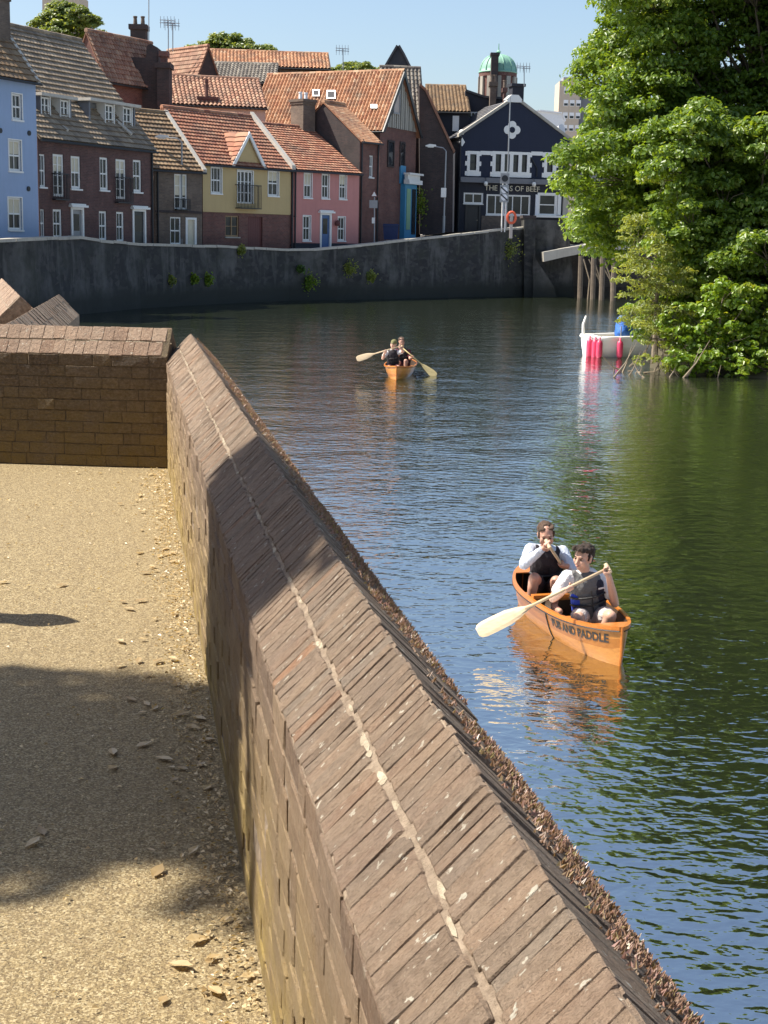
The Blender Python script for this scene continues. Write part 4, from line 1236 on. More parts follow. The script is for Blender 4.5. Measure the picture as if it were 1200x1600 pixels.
strip(h, O(834, 336.5, 884, 340), 'white', -.25, 0.018, 'sill')
strip(h, O(718, 279, 880, 287), 'lead', -.28, 0.0, 'cornice')
strip(h, O(752, 338, 834, 362), 'brick_brown', -.03, 0.018, 'plinth')
# quatrefoil
u, z = h.P(800, 203); rq = 9 * 104 / FPX
mb = MB()
for k in range(4):
    a = math.pi / 4 + k * math.pi / 2 - math.pi / 4
    mb.tube([(u + rq * .75 * math.cos(a), -.05 - .002 * k, z + rq * .75 * math.sin(a)), (u + rq * .75 * math.cos(a), 0, z + rq * .75 * math.sin(a))], rq * .72, 16)
mb.tube([(u, -.058, z), (u, 0, z)], rq * .9, 20); mb.build('quatrefoil', MAT['white'], h.root)
mb = MB(); mb.tube([(u, -.075, z), (u, -.03, z)], rq * .5, 16); mb.build('roundel', MAT['navy_render'], h.root)
for q in ((722, 222), (876.5, 226)):
    u, z = h.P(*q); mb = MB(); mb.prism([(u - .2, -.05, z), (u, -.05, z - .3), (u + .2, -.05, z), (u, -.05, z + .3)], (0, .05, 0)); mb.build('diamond_plaque', MAT['white'], h.root)
u, z = h.P(722, 206); mb = MB(); mb.lathe([(0.05, -.4), (.1, -.25)] + [(max(.01, .2 * math.sin(q)), -.2 * math.cos(q) - .03) for q in [k * math.pi / 8 + .2 for k in range(8)]], (u, 0.1, z), 12); mb.build('ball_finial', MAT['white'], h.root, smooth=True)
for q in ((756, 287), (831, 288)):
    u, z = h.P(*q); mb = MB(); mb.tube([(u, 0, z + .35), (u, -.4, z + .4), (u, -.45, z + .15)], .025, 6); lb = mb.build('wall_lamp', MAT['iron'], h.root)
    m2 = MB(); m2.lathe([(0.03, .15), (.13, .1), (.15, -.05), (.08, -.17), (0.01, -.18)], (u, -.45, z), 10); m2.build('lamp_globe', MAT['lamp_glass'], lb, smooth=True)
h.pipe(0.06, .2, zl); 
mb = MB(); uu, z0 = h.P(830, 247); u2, zz2 = h.P(838, 276); mb.tube([(uu, -.06, z0), (u2, -.06, z0 - .7), (u2, -.06, zz2)], .05, 6); mb.build('drainpipe', MAT['iron'], h.root)
def text_mesh(body, size, ext=0.0, bold=0.0):
    cu = bpy.data.curves.new('lettering', 'FONT'); cu.body = body; cu.size = size; cu.extrude = ext; cu.offset = bold
    cu.align_x = 'CENTER'; cu.align_y = 'CENTER'; cu.resolution_u = 3
    ob = bpy.data.objects.new('tmp', cu); COL.objects.link(ob)
    dg = bpy.context.evaluated_depsgraph_get()
    me = bpy.data.meshes.new_from_object(ob.evaluated_get(dg))
    bpy.data.objects.remove(ob); bpy.data.curves.remove(cu)
    return me
o = O(757, 290, 843, 300)
me = text_mesh('THE RIBS OF BEEF', 0.52, 0.02)
xs = [v.co.x for v in me.vertices]; k = (o[1] - o[0]) / (max(xs) - min(xs))
for v in me.vertices: v.co = Vector(((o[0] + o[1]) / 2 + v.co.x * k, -.05 - v.co.z, (o[2] + o[3]) / 2 + v.co.y * k))
link_mesh('sign_lettering', me, MAT['cream'], h.root)
# pale boarded strip left of the pub
r_, o_ = prism_building('boarded_gate', 'tall narrow pale boarded gate left of the pub', [(699, 364), (700, 250), (711, 238), (709, 364)], 103.0, 0.3, 'pale_render', None, 'gate')
# right-hand white roofs and tower block
D = 320.0
c = at(889, 200, D); S_ = D / FPX
root = empty('tower_block', (c.x, c.y, 3), label='distant tan tower block above the pub roof beside the trees', cat='building')
a = at(871, 215, D); b = at(907, 127, D)
mb = MB(); mb.box(a.x - c.x, b.x - c.x, 0, 9, 0, b.z - 3); mb.build('wall', MAT['tan_concrete'], root)
mb = MB(); mb.box(b.x - c.x + .01, b.x - c.x + 6, .5, 9, 0, b.z - 5.5); mb.build('side_wall', MAT['lead'], root)
mb = MB(); mb.box(a.x - c.x + 1, b.x - c.x - 1, 2, 7, b.z - 3, b.z - 2); mb.build('plant_room', MAT['grey'], root)
for fl in range(4):
    for k in range(3):
        x = a.x - c.x + .8 + k * 1.35 + .2; z = b.z - 3 - 2.6 - fl * 2.6
        mb = MB(); mb.box(x, x + 1.0, -.08, 0, z, z + 1.3); w = mb.build('window', MAT['far_white'], root)
        m2 = MB(); m2.box(x + .1, x + .9, -.1, -.081, z + .1, z + .6); m2.build('pane', MAT['glass'], w)
prism_building('white_roofed_block', 'low building with white sheet roof right of the pub gable', [(826, 250), (826, 178), (843, 174), (878, 178), (882, 190), (882, 250)], 150.0, 12, 'far_white', 'far_white')
prism_building('white_dormer_block', 'small rounded white roof at the right shoulder of the pub', [(873, 262), (873, 214), (873, 196), (878, 193), (883, 200), (884, 262)], 112.0, 3.0, 'far_white', None)
prism_building('church_tower', 'pale stone church tower behind the tree at top left', [(66, 120), (66, -12), (94, -12), (124, -9), (124, 120)], 210.0, 6.0, 'tan_concrete', None, 'tower')
# ------------------------------------------------------------------ vegetation
nr = np.random.default_rng(7)
def leaf_mesh(name, P, Nn, size, tint, width=0.62):
    n = len(P)
    rnd = nr.normal(size=(n, 3)); rnd[:, 2] -= 0.6
    Nn = Nn / np.linalg.norm(Nn, axis=1, keepdims=True)
    T = rnd - Nn * np.sum(rnd * Nn, axis=1, keepdims=True)
    T /= np.linalg.norm(T, axis=1, keepdims=True) + 1e-9
    Bv = np.cross(Nn, T)
    s = size[:, None]
    w = s * width * 0.5
    fold = Nn * s * 0.10
    base = P - T * s * 0.5
    tip = P + T * s * 0.5 - Nn * s * 0.08
    V = np.stack([base, P - T * s * 0.12 + Bv * w + fold, P + T * s * 0.22 + Bv * w * 0.72 + fold, tip, P + T * s * 0.22 - Bv * w * 0.72 + fold, P - T * s * 0.12 - Bv * w + fold], axis=1).reshape(-1, 3)
    idx = np.arange(n)[:, None] * 6
    loops = np.concatenate([idx + np.array([0, 1, 2, 3]), idx + np.array([0, 3, 4, 5])], axis=1).reshape(-1)
    me = bpy.data.meshes.new(name)
    me.vertices.add(len(V)); me.vertices.foreach_set('co', V.astype(np.float32).ravel())
    me.loops.add(len(loops)); me.loops.foreach_set('vertex_index', loops.astype(np.int32))
    me.polygons.add(2 * n); me.polygons.foreach_set('loop_start', (np.arange(2 * n) * 4).astype(np.int32))
    a = me.attributes.new('tint', 'FLOAT', 'FACE'); a.data.foreach_set('value', np.repeat(np.clip(tint, 0, 1), 2).astype(np.float32))
    me.update(calc_edges=True)
    return me
def crown_points(lobes, per_m2, leaf, flat=0.8):
    """lobes: (centre, radius). returns leaf positions, normals, tints"""
    PP, NN, TT = [], [], []
    for c, r in lobes:
        c = np.array(c)
        K = max(7, int(26 * min(1.5, r) ** 1.2))
        d = nr.normal(size=(K, 3)); d[:, 2] += 0.25; d /= np.linalg.norm(d, axis=1, keepdims=True)
        cc = c + d * r * nr.uniform(0.55, 1.0, (K, 1)) * np.array([1, 1, flat])
        cr = r * nr.uniform(0.24, 0.42, K)
        ct = nr.normal(0, 0.13, K)
        for k in range(K):
            m = max(12, int(per_m2 * 4 * math.pi * cr[k] ** 2 * 0.75))
            q = nr.normal(size=(m, 3)); q /= np.linalg.norm(q, axis=1, keepdims=True)
            q[:, 2] = np.where(q[:, 2] < -0.25, -q[:, 2] * 0.6, q[:, 2])
            rad = cr[k] * nr.uniform(0.6, 1.08, (m, 1))
            PP.append(cc[k] + q * rad * np.array([1.15, 1.15, 0.75]))
            NN.append(q * 0.7 + np.array([-0.05, -0.1, 0.45]) + nr.normal(0, 0.38, (m, 3)))
            TT.append(nr.normal(0.5 + ct[k], 0.2, m))
    return np.concatenate(PP), np.concatenate(NN), np.concatenate(TT)
def tree(name, label, base, lobes, mat, leaf=0.2, per_m2=60, trunk_r=0.28, group=None, cat='tree', width=0.62, flat=0.8, fork=0.3, bark='bark'):
    base = Vector(base)
    root = empty(name, base, label=label, cat=cat, group=group)
    P, Nn, T = crown_points([(tuple(Vector(c) - base), r) for c, r in lobes], per_m2, leaf, flat)
    size = leaf * nr.uniform(0.5, 1.3, len(P))
    link_mesh('crown', leaf_mesh('crown', P, Nn, size, T, width), MAT[mat], root)
    mb = MB(); rr = random.Random(len(P))
    cen = sum((Vector(c) for c, r in lobes), Vector()) / len(lobes) - base
    top = max((Vector(c) - base).z for c, r in lobes)
    fk = Vector((cen.x * 0.35, cen.y * 0.35, top * fork))
    mb.tube([(0, 0, -0.4), (fk.x * .3, fk.y * .3, fk.z * .5), fk, (cen.x * .8, cen.y * .8, top * .7)], [trunk_r * 1.3, trunk_r, trunk_r * .8, trunk_r * .3], 8)
    for c, r in lobes:
        c = Vector(c) - base
        st = fk.lerp(Vector((cen.x * .8, cen.y * .8, top * .7)), min(1, max(0, (c.z - fk.z) / max(1, top) )) * .8)
        m = st.lerp(c, .5) + Vector((rr.uniform(-.3, .3), rr.uniform(-.3, .3), -0.12 * (c - st).length))
        mb.tube([st, m, c], [trunk_r * .3, trunk_r * .2, trunk_r * .07], 6)
        for k in range(4):
            d = Vector((rr.gauss(0, 1), rr.gauss(0, 1), rr.gauss(.2, .7))).normalized() * r * .85
            mb.tube([m.lerp(c, .7), c.lerp(c + d, .5) + Vector((0, 0, -.05)), c + d], [trunk_r * .13, trunk_r * .08, trunk_r * .03], 4)
    mb.build('trunk', MAT[bark], root, smooth=True)
    return root
def px_lobes(lst):
    return [(at(x, y, D), r) for x, y, D, r in lst]
TR = random.Random(4)
def base_at(px, D, z):
    p = at(px, 580, D); return Vector((p.x, D, z))
def fill_lobes(x0, x1, y0, y1, D0, D1, r0, r1, n, mask=None):
    out = []; tries = 0
    while len(out) < n and tries < 4000:
        tries += 1
        x, y = TR.uniform(x0, x1), TR.uniform(y0, y1)
        if mask and not mask(x, y): continue
        D = TR.uniform(D0, D1); c = at(x, y, D); r = TR.uniform(r0, r1)
        if any((c - o[0]).length < 0.40 * (r + o[1]) for o in out): continue
        out.append((c, r))
    return out
# right bank ground
bank = [(on_z(1015, 577, 0)), (on_z(1050, 584, 0)), (on_z(1100, 590, 0)), (on_z(1200, 594, 0)), (on_z(1330, 612, 0))]
mb = MB()
front = [Vector((b.x, b.y, 0)) for b in bank] + [Vector((17, 22, 0)), Vector((21, 5, 0)), Vector((24, -25, 0))]
backp = [Vector((11.5, 62, 0)), Vector((14, 66, 0)), Vector((20, 66, 0)), Vector((30, 55, 0)), Vector((40, 45, 0)), Vector((50, 30, 0)), Vector((60, 8, 0)), Vector((70, -25, 0))]
for i in range(len(front) - 1):
    for k in range(6):
        def q(i_, f): p = front[i_].lerp(backp[i_], f); return Vector((p.x, p.y, -0.6 + 1.9 * min(1, f * 6) ** .6 + .15 * mnoise.noise(p * .7)))
        f0, f1 = (k / 6) ** 2, ((k + 1) / 6) ** 2
        mb.face([q(i, f0), q(i + 1, f0), q(i + 1, f1), q(i, f1)])
tag(mb.build('river_bank', m_plain('bank_soil', (0.07, 0.06, 0.035), .95, var=.4, scale=2), fix=False), kind='structure')

def edge_mask(x, y):
    """left outline of the tall trees"""
    pts = [(-700, 1290), (-330, 1170), (-200, 1070), (-100, 1000), (0, 968), (80, 945), (200, 925), (300, 922), (350, 930), (420, 960), (600, 1000)]
    for (a, xa), (b, xb) in zip(pts, pts[1:]):
        if a <= y <= b: return x > xa + (xb - xa) * (y - a) / (b - a)
    return True
# tall sycamore behind
tree('sycamore_tree', 'tallest bright green sycamore leaning over the river at the right edge', base_at(1185, 51, .6), fill_lobes(940, 1330, -330, 360, 47.5, 51, 1.0, 1.7, 100, edge_mask), 'leaf', 0.17, 46, 0.26)
tree('sycamore_tree', 'lighter green tree reaching left in front of the pub and bridge', base_at(1075, 53, .6), [(at(x + 14, y, D), r) for x, y, D, r in [(925, 100, 53, .85), (950, 60, 54, 1.0), (925, 235, 53, .9), (918, 295, 52, .85), (950, 190, 54, 1.2), (960, 270, 52, 1.2), (930, 345, 51, .75), (1000, 230, 52, 1.3), (980, 330, 50, 1.1), (1010, 140, 53, 1.3), (940, 372, 51, .5), (990, 60, 54, 1.2), (1040, 300, 50, 1.2), (915, 330, 51.5, .55), (912, 205, 53, .5), (925, 150, 53.5, .55)]], 'leaf_lime', 0.16, 84, 0.25)
tree('sycamore_tree', 'dense dark green tree at the waterside in the right foreground of the bank', base_at(1150, 46, .4), fill_lobes(1045, 1330, 200, 500, 43.5, 46, .75, 1.3, 50), 'leaf', 0.165, 78, 0.2)
tree('alder_tree', 'deep green tree filling the lower right edge above the water', base_at(1240, 44, .3), fill_lobes(1130, 1340, 340, 585, 42, 44, .55, 1.0, 34), 'leaf', 0.165, 72, 0.15)
tree('willow_shrub', 'olive yellow willow bush overhanging the white boat', base_at(1022, 43.6, .1), [(at(x + 12, y, D), r) for x, y, D, r in [(985, 360, 43.5, .6), (1000, 400, 43, .8), (985, 440, 42.5, .7), (1010, 470, 42.5, .8), (990, 500, 42, .65), (1015, 530, 41.8, .6), (1035, 440, 43, .7), (1030, 552, 41.5, .4), (1000, 566, 41.2, .36), (1025, 572, 41.1, .34), (1045, 500, 42, .6)]], 'leaf_olive', 0.14, 95, 0.09, cat='bush', width=.34, bark='twig')
tree('lime_shrub', 'lime green leafy bush dipping to the water below the dark tree', base_at(1120, 42.6, .1), [(at(x, y, D), r) for x, y, D, r in [(1090, 500, 41.6, .6), (1130, 460, 41.8, .65), (1170, 470, 41.5, .6), (1110, 545, 41.2, .5), (1150, 530, 41.2, .6), (1070, 552, 41.3, .42), (1180, 530, 41.4, .45), (1060, 500, 41.6, .5), (1125, 572, 41.0, .28), (1085, 575, 41.0, .25)] + [(1050 + 13 * k, 556 + 9 * (k % 3), 40.9 + .15 * (k % 2), .36 + .06 * (k % 3)) for k in range(13)] + [(1045 + 17 * k, 515 + 14 * (k % 3), 41.4, .42) for k in range(10)]], 'leaf_lime', 0.17, 70, 0.08, cat='bush', bark='twig')
# twiggy roots and branches at the water's edge
mb = MB(); rr = random.Random(9)
o0 = on_z(1050, 585, 0)
for k in range(46):
    a = on_z(rr.uniform(960, 1190), rr.uniform(580, 592), 0.0); a.z = rr.uniform(-.2, .15); a.y += .3
    d = Vector((rr.uniform(-1.0, .7), rr.uniform(-.4, .5), rr.uniform(.15, 1.1)))
    mb.tube([a - o0, a + d * .5 + Vector((0, 0, -.1)) - o0, a + d - o0], [.03, .02, .006], 5)
tag(mb.build('bare_branches', MAT['twig']), 'tangle of bare brown branches under the bushes at the waterline', 'branches', kind='stuff').location = o0
# trees past the right edge of the frame whose reflections reach across the water
def round_tree(x, y, h, r, label, mat='leaf', name='bank_tree', leaf=.34, pm=13, n=30):
    lob = []; t = 0
    while len(lob) < n and t < 3000:
        t += 1
        d = Vector((TR.gauss(0, 1), TR.gauss(0, 1), TR.gauss(0, 1))).normalized() * TR.uniform(.45, 1)
        c = Vector((x + d.x * r, y + d.y * r, h * .56 + d.z * h * .40))
        q = TR.uniform(1.2, 1.9)
        if any((c - o[0]).length < .6 * (q + o[1]) for o in lob): continue
        lob.append((c, q))
    return tree(name, label, (x, y, .9), lob, mat, leaf, pm, .38)
round_tree(20.5, 38, 17, 4.6, 'tall green tree just past the right edge of the view')
round_tree(21.5, 28.0, 14, 4.6, 'green tree on the right bank nearest the camera')
round_tree(22.0, 16.0, 12, 4.6, 'green riverside tree abreast of the near canoe')
# slim tree left of the path whose shadow crosses the path and the wall
cs = Vector((-0.55, 3.96, PATH_Z))
lob = []
cb = cs + SUN_DIR * 9.0
azd = Vector((math.sin(SUN_AZ), -math.cos(SUN_AZ), 0)); azn = Vector((azd.y, -azd.x, 0))
for k in range(150):
    lob.append((cb + azd * TR.uniform(-2.2, 2.4) + azn * TR.uniform(-.66, .66) + Vector((0, 0, TR.uniform(-.9, .9))), TR.uniform(.3, .46)))
tree('street_tree', 'slim young tree left of the path shading path and parapet', (cb.x - .1, cb.y + .1, PATH_Z), lob, 'leaf', .12, 130, .1)
# far trees above the roofs
def far_tree(label, px0, px1, ytop, ybot, D, n, r):
    c = at((px0 + px1) / 2, ybot, D); base = (c.x, c.y, 3.0)
    lob = []
    for k in range(n):
        f = (k + .5) / n; x = px0 + (px1 - px0) * f + TR.uniform(-6, 6)
        yt = ytop + (ybot - ytop) * (abs(f - .5) * 2) ** 1.8 + TR.uniform(0, 10)
        for y in (yt + r * FPX / D * .8, yt + r * FPX / D * 2.2): lob.append((at(x, y, D + TR.uniform(-2, 2)), r))
    tree('far_tree', label, base, lob, 'leaf_far', .32, 30, .3)
far_tree('leafy tree in front of the church tower at top left', 46, 156, -2, 58, 150, 8, 1.3)
far_tree('rounded treetop behind the orange pantile ridge', 288, 424, 53, 80, 160, 8, 1.4)
far_tree('faint treetop behind the warehouse ridge', 520, 590, 92, 104, 175, 5, 1.2)
# plants rooted in the river wall
def wall_plant(px, py, rpx, mat, label, n=260, hang=False):
    i = min(range(len(RWPTS)), key=lambda k: abs(RWPTS[k][0] - px))
    D = rw_base[i].y
    j = min(i + 1, len(RWPTS) - 1) if px > RWPTS[i][0] else max(i - 1, 0)
    if j != i:
        f = (px - RWPTS[i][0]) / (RWPTS[j][0] - RWPTS[i][0]); D = D + (rw_base[j].y - D) * f
    c = at(px, py, D - .12); r = rpx * D / FPX
    root = empty('wall_plant', c, label=label, cat='plant', group='plants rooted in the river wall')
    P = nr.normal(0, .45, (n, 3)) * r * np.array([1, .35, 1.0]); P[:, 1] -= .1
    Nn = nr.normal(0, .5, (n, 3)) + np.array([-.2, -.5, .6])
    link_mesh('leaves', leaf_mesh('leaves', P, Nn, nr.uniform(.1, .2, n), nr.uniform(0, 1, n)), MAT[mat], root)
    mb = MB()
    for k in range(6): mb.tube([(0, .1, -.1 * r), tuple(P[k] * .8)], [.02, .008], 4)
    mb.build('stem', MAT['twig'], root)
for q in ((267, 438, 8, 'leaf_olive', 'small pale tuft on the river wall below the brown brick house'), (303, 436, 8, 'leaf_lime', 'left one of two close tufts on the wall below the yellow house'), (325, 437, 9, 'leaf_lime', 'right one of two close tufts on the wall below the yellow house'),
          (484, 441, 14, 'leaf_lime', 'bright leafy plant hanging on the wall below the pink house'), (546, 420, 12, 'leaf_olive', 'sparse plant high on the wall right of the bright plant'), (579, 431, 9, 'leaf_olive', 'small plant on the wall below the blue bin'),
          (797, 391, 17, 'leaf_olive', 'largest wall plant near the bridge abutment'), (376, 391, 7, 'leaf_olive', 'tuft on the wall coping below the yellow house balcony'), (470, 420, 6, 'leaf_dark', 'dark tuft left above the bright wall plant')):
    wall_plant(*q)
c = at(657, 318, 100.6)
root = empty('climbing_plant', c, label='yellow green climbing plant on the dark gable beside the turquoise shopfront', cat='plant')
P = nr.normal(0, 1, (260, 3)) * np.array([.22, .08, .55]); link_mesh('leaves', leaf_mesh('leaves', P, nr.normal(0, .5, (260, 3)) + np.array([-.3, -.6, .5]), nr.uniform(.12, .22, 260), nr.uniform(.4, 1, 260)), MAT['leaf_lime'], root)
mb = MB(); mb.tube([(0, .2, -1.4), (.1, .1, 0), (-.05, .1, .8)], .03, 5); mb.build('stem', MAT['twig'], root)

# ------------------------------------------------------------------ unseen houses added left of and behind the viewpoint to cut skylight
def sky_blocker(label, x0, x1, y0, y1, h, axis, mat):
    root = empty('sky_blocker_house', (x0, y0, PATH_Z - .03), label=label, cat='house')
    w, d = x1 - x0, y1 - y0
    mb = MB(); mb.box(0, w, 0, d, 0, h)
    if axis == 'Y': mb.prism([(0, 0, h + .002), (w, 0, h + .002), (w / 2, 0, h + w * .35)], (0, d, 0))
    else: mb.prism([(0, 0, h + .002), (0, d, h + .002), (0, d / 2, h + d * .35)], (w, 0, 0))
    mb.build('wall', MAT[mat], root)
    mb = MB()
    if axis == 'Y':
        for sx in (0, w): roof_sheet(mb, (sx + (.3 if sx else -.3), 0, h - .2), (sx + (.3 if sx else -.3), d, h - .2), (w / 2, d, h + w * .35 + .06), (w / 2, 0, h + w * .35 + .06), .5, .6, .04, .04)
    else:
        for sy in (0, d): roof_sheet(mb, (0, sy + (.3 if sy else -.3), h - .2), (w, sy + (.3 if sy else -.3), h - .2), (w, d / 2, h + d * .35 + .06), (0, d / 2, h + d * .35 + .06), .5, .6, .04, .04)
    mb.build('roof', MAT['brown_pan'], root, tints=True, fix=False)
    n = int((d if axis == 'Y' else w) / 2.4)
    for i in range(n):
        for z in (.9, 3.7):
            mb = MB(); q = (i + .5) * 2.4
            if axis == 'Y': mb.box(w, w + .05, q - .5, q + .5, z, z + 1.5)
            else: mb.box(q - .5, q + .5, d, d + .05, z, z + 1.5)
            wn = mb.build('window', MAT['white'], root)
            mb = MB()
            if axis == 'Y': mb.box(w + .051, w + .06, q - .4, q + .4, z + .1, z + 1.4)
            else: mb.box(q - .4, q + .4, d + .051, d + .06, z + .1, z + 1.4)
            mb.build('pane', MAT['glass'], wn)
sky_blocker('brick house added unseen left of the path to cut skylight', -18, -10, -12, 13, 6.0, 'Y', 'brick_plum')
sky_blocker('brick house added unseen behind the viewpoint to cut skylight', -10, 1.5, -17, -9, 6.5, 'X', 'brick_brown')

# ------------------------------------------------------------------ bridge, abutment, piles
def px_prism(root, name, poly, D, depth, mat):
    o = Vector(root.location); mb = MB(); mb.prism([at(x, y, D) - o for x, y in poly], (0, depth, 0)); return mb.build(name, mat if not isinstance(mat, str) else MAT[mat], root)
ab = at(850, 462, 98.5)
root = empty('bridge_abutment', (ab.x, ab.y, 0), label='dark stone bridge abutment at the end of the river wall', cat='wall')
px_prism(root, 'pier', [(819, 475), (819, 340), (836, 341), (837, 475)], 97.6, 2.0, MAT['river_wall'])
px_prism(root, 'wall_face', [(836, 475), (836, 343), (888, 345), (898, 475)], 98.2, 4.0, MAT['river_wall'])
px_prism(root, 'cap_stone', [(817, 340.5), (817, 336), (838, 337), (838, 341.5)], 97.5, 2.3, 'brick_dark')
px_prism(root, 'buttress', [(833, 475), (833, 398), (866, 448), (872, 475)], 97.2, .95, MAT['river_wall'])
br = at(900, 395, 97)
root = empty('stone_bridge', (br.x, br.y, 0), label='low grey stone bridge arch emerging from behind the trees', cat='bridge')
px_prism(root, 'parapet', [(849, 394), (875, 389), (905, 384), (960, 377), (1060, 372), (1060, 387), (960, 391), (915, 395), (880, 402), (850, 409)], 96.5, 6.0, 'stone')
px_prism(root, 'arch_soffit', [(900, 396.5), (960, 392), (1060, 388), (1060, 397), (960, 402), (925, 404)], 96.9, 5.0, 'river_wall')
for i, x in enumerate((906, 926, 940, 958)):
    a = on_z(x, 478, 0); a = at(x, 470, 96 - i); b = at(x + 2, 400, 96 - i); o = Vector(root.location)
    mb = MB(); mb.tube([Vector((a.x, a.y, -1)) - o, b - o], .17, 8); mb.build('pile', MAT['bark'], root)
for k in range(5):
    a = at(912 + k * 8, 405, 95.5); b = at(918 + k * 9 + (k % 2) * 14, 470, 95); o = Vector(root.location)
    mb = MB(); mb.tube([a - o, a.lerp(b, .5) + Vector((.25, 0, 0)) - o, b - o], .045, 5); mb.build('strut', MAT['twig'], root)
root2 = empty('far_quay_wall', at(940, 470, 118), label='brown quay wall in shade beyond the bridge opening', cat='wall')
px_prism(root2, 'wall_face', [(870, 480), (870, 396), (1080, 390), (1080, 480)], 122, 2, 'brick_brown')

# ------------------------------------------------------------------ street furniture
def street_lamp(label, bx, by, tx, ty, hx, hy, D, box=None):
    b = at(bx, by, D); t = at(tx, ty, D); hd = at(hx, hy, D)
    zb = street_z(bx) - .05
    root = empty('street_lamp', (b.x, b.y, zb), label=label, cat='street lamp', group='street lamps on the far quay')
    o = Vector(root.location)
    mb = MB(); mb.tube([(0, 0, 0), (0, 0, 1.2)], .09, 8); mb.tube([(0, 0, 1.2), t - o], [.06, .045], 8); p = mb.build('post', MAT['grey_metal'], root)
    mb = MB(); mb.tube([t - o, (t.lerp(hd, .3) + Vector((0, 0, .12))) - o, hd - o], .035, 6); mb.build('arm', MAT['grey_metal'], root)
    mb = MB(); d = (hd - t); d.z = 0; d.normalize()
    c = hd - o + d * .3
    mb.prism([c + d * x + Vector((0, 0, z)) for x, z in ((-.35, 0), (-.3, .12), (.1, .16), (.38, .06), (.36, 0))], (0, .24, 0)); hd_ = mb.build('lamp_head', MAT['white'], root)
    mb = MB(); mb.prism([c + d * x + Vector((0, .03, z)) for x, z in ((-.2, -.001), (.3, -.001), (.2, -.06), (-.15, -.06))], (0, .18, 0)); mb.build('lens', MAT['lamp_glass'], hd_)
    if box:
        q = at(*box, D) - o; mb = MB(); mb.box(q.x - .17, q.x + .17, -.2, -.06, q.z - .3, q.z + .3); mb.build('control_box', MAT['white'], root)
street_lamp('slim street lamp in front of the small brown brick house', 283, 378, 284, 222, 262, 215, 79.0)
street_lamp('street lamp left of the navy pub with a white box on its post', 693, 366, 697, 236, 681, 229, 97.0, (693, 301))
# flag pole and sign posts by the pub
D = 97.5
b = at(790, 356, D); t = at(797.5, 150, D)
root = empty('flag_pole', (b.x, b.y, 4.2), label='tall slender grey pole in front of the pub gable', cat='pole')
mb = MB(); mb.tube([(0, 0, 0), t - Vector(root.location)], [.06, .035], 8); mb.build('shaft', MAT['grey_metal'], root)
mb = MB(); mb.lathe([(.01, -.06), (.06, 0), (.01, .06)], t - Vector(root.location), 8); mb.build('cap_ball', MAT['white'], root)
D = 96.5
b = at(789, 358, D)
root = empty('sign_post', (b.x, b.y, 4.2), label='double pole road sign in front of the pub, square and round plates', cat='sign')
o = Vector(root.location)
for x in (786.5, 791.5):
    p = at(x, 275, D) - o; mb = MB(); mb.tube([(p.x, 0, 0), (p.x, 0, p.z)], .045, 8); mb.build('pole', MAT['white'], root)
def plate(root, x0, y0, x1, y1, D, mat, name, border=None):
    o = Vector(root.location); a = at(x0, y1, D) - o; b = at(x1, y0, D) - o
    mb = MB(); mb.box(a.x, b.x, -.1, -.06, a.z, b.z); pl = mb.build(name, MAT[mat], root)
    return a, b, pl
a, b_, pl = plate(root, 781.5, 271, 796, 287, D, 'grey', 'square_plate')
mb = MB(); mb.tube([((a.x + b_.x) / 2, -.14, (a.z + b_.z) / 2), ((a.x + b_.x) / 2, -.101, (a.z + b_.z) / 2)], (b_.x - a.x) * .36, 16); r1 = mb.build('roundel', MAT['iron'], pl)
a, b_, pl = plate(root, 780.5, 289, 795, 316, D, 'grey_metal', 'tall_plate')
for k in (.7, .28):
    cz = a.z + (b_.z - a.z) * k; mb = MB(); mb.tube([((a.x + b_.x) / 2, -.13, cz), ((a.x + b_.x) / 2, -.101, cz)], (b_.x - a.x) * .36, 16); q = mb.build('roundel', MAT['far_white'], pl)
    m2 = MB(); m2.box(-.3, .3, -.02, .0, -.04, .04, Matrix.Translation(((a.x + b_.x) / 2, -.131, cz)) @ Matrix.Rotation(.7, 4, 'Y')); m2.build('bar', MAT['iron'], q)
D = 90.6
b = at(585, 378, D)
root = empty('warning_sign', (b.x, b.y, street_z(585)), label='triangular warning sign over a rectangular plate beside the brick building', cat='sign')
o = Vector(root.location)
p = at(585, 297, D) - o; mb = MB(); mb.tube([(0, 0, 0), (p.x, 0, p.z)], .04, 8); mb.build('pole', MAT['grey_metal'], root)
a = at(578, 308, D) - o; b_ = at(591, 308, D) - o; t = at(585, 296, D) - o
mb = MB(); mb.prism([(a.x, -.08, a.z), (b_.x, -.08, b_.z), (t.x, -.08, t.z)], (0, .03, 0)); tri = mb.build('triangle_plate', MAT['garage'], root)
cx = (a.x + b_.x) / 2; mb = MB(); mb.prism([(cx + (x - cx) * .6, -.1, a.z + (t.z - a.z) * .33 + (z - a.z - (t.z - a.z) * .33) * .6) for x, z in ((a.x, a.z), (b_.x, b_.z), (t.x, t.z))], (0, .019, 0)); mb.build('inner_panel', MAT['white'], tri)
plate(root, 577, 313, 590, 325, D, 'grey', 'rectangular_plate'); plate(root, 581, 340, 586, 349, D, 'white', 'small_plate')
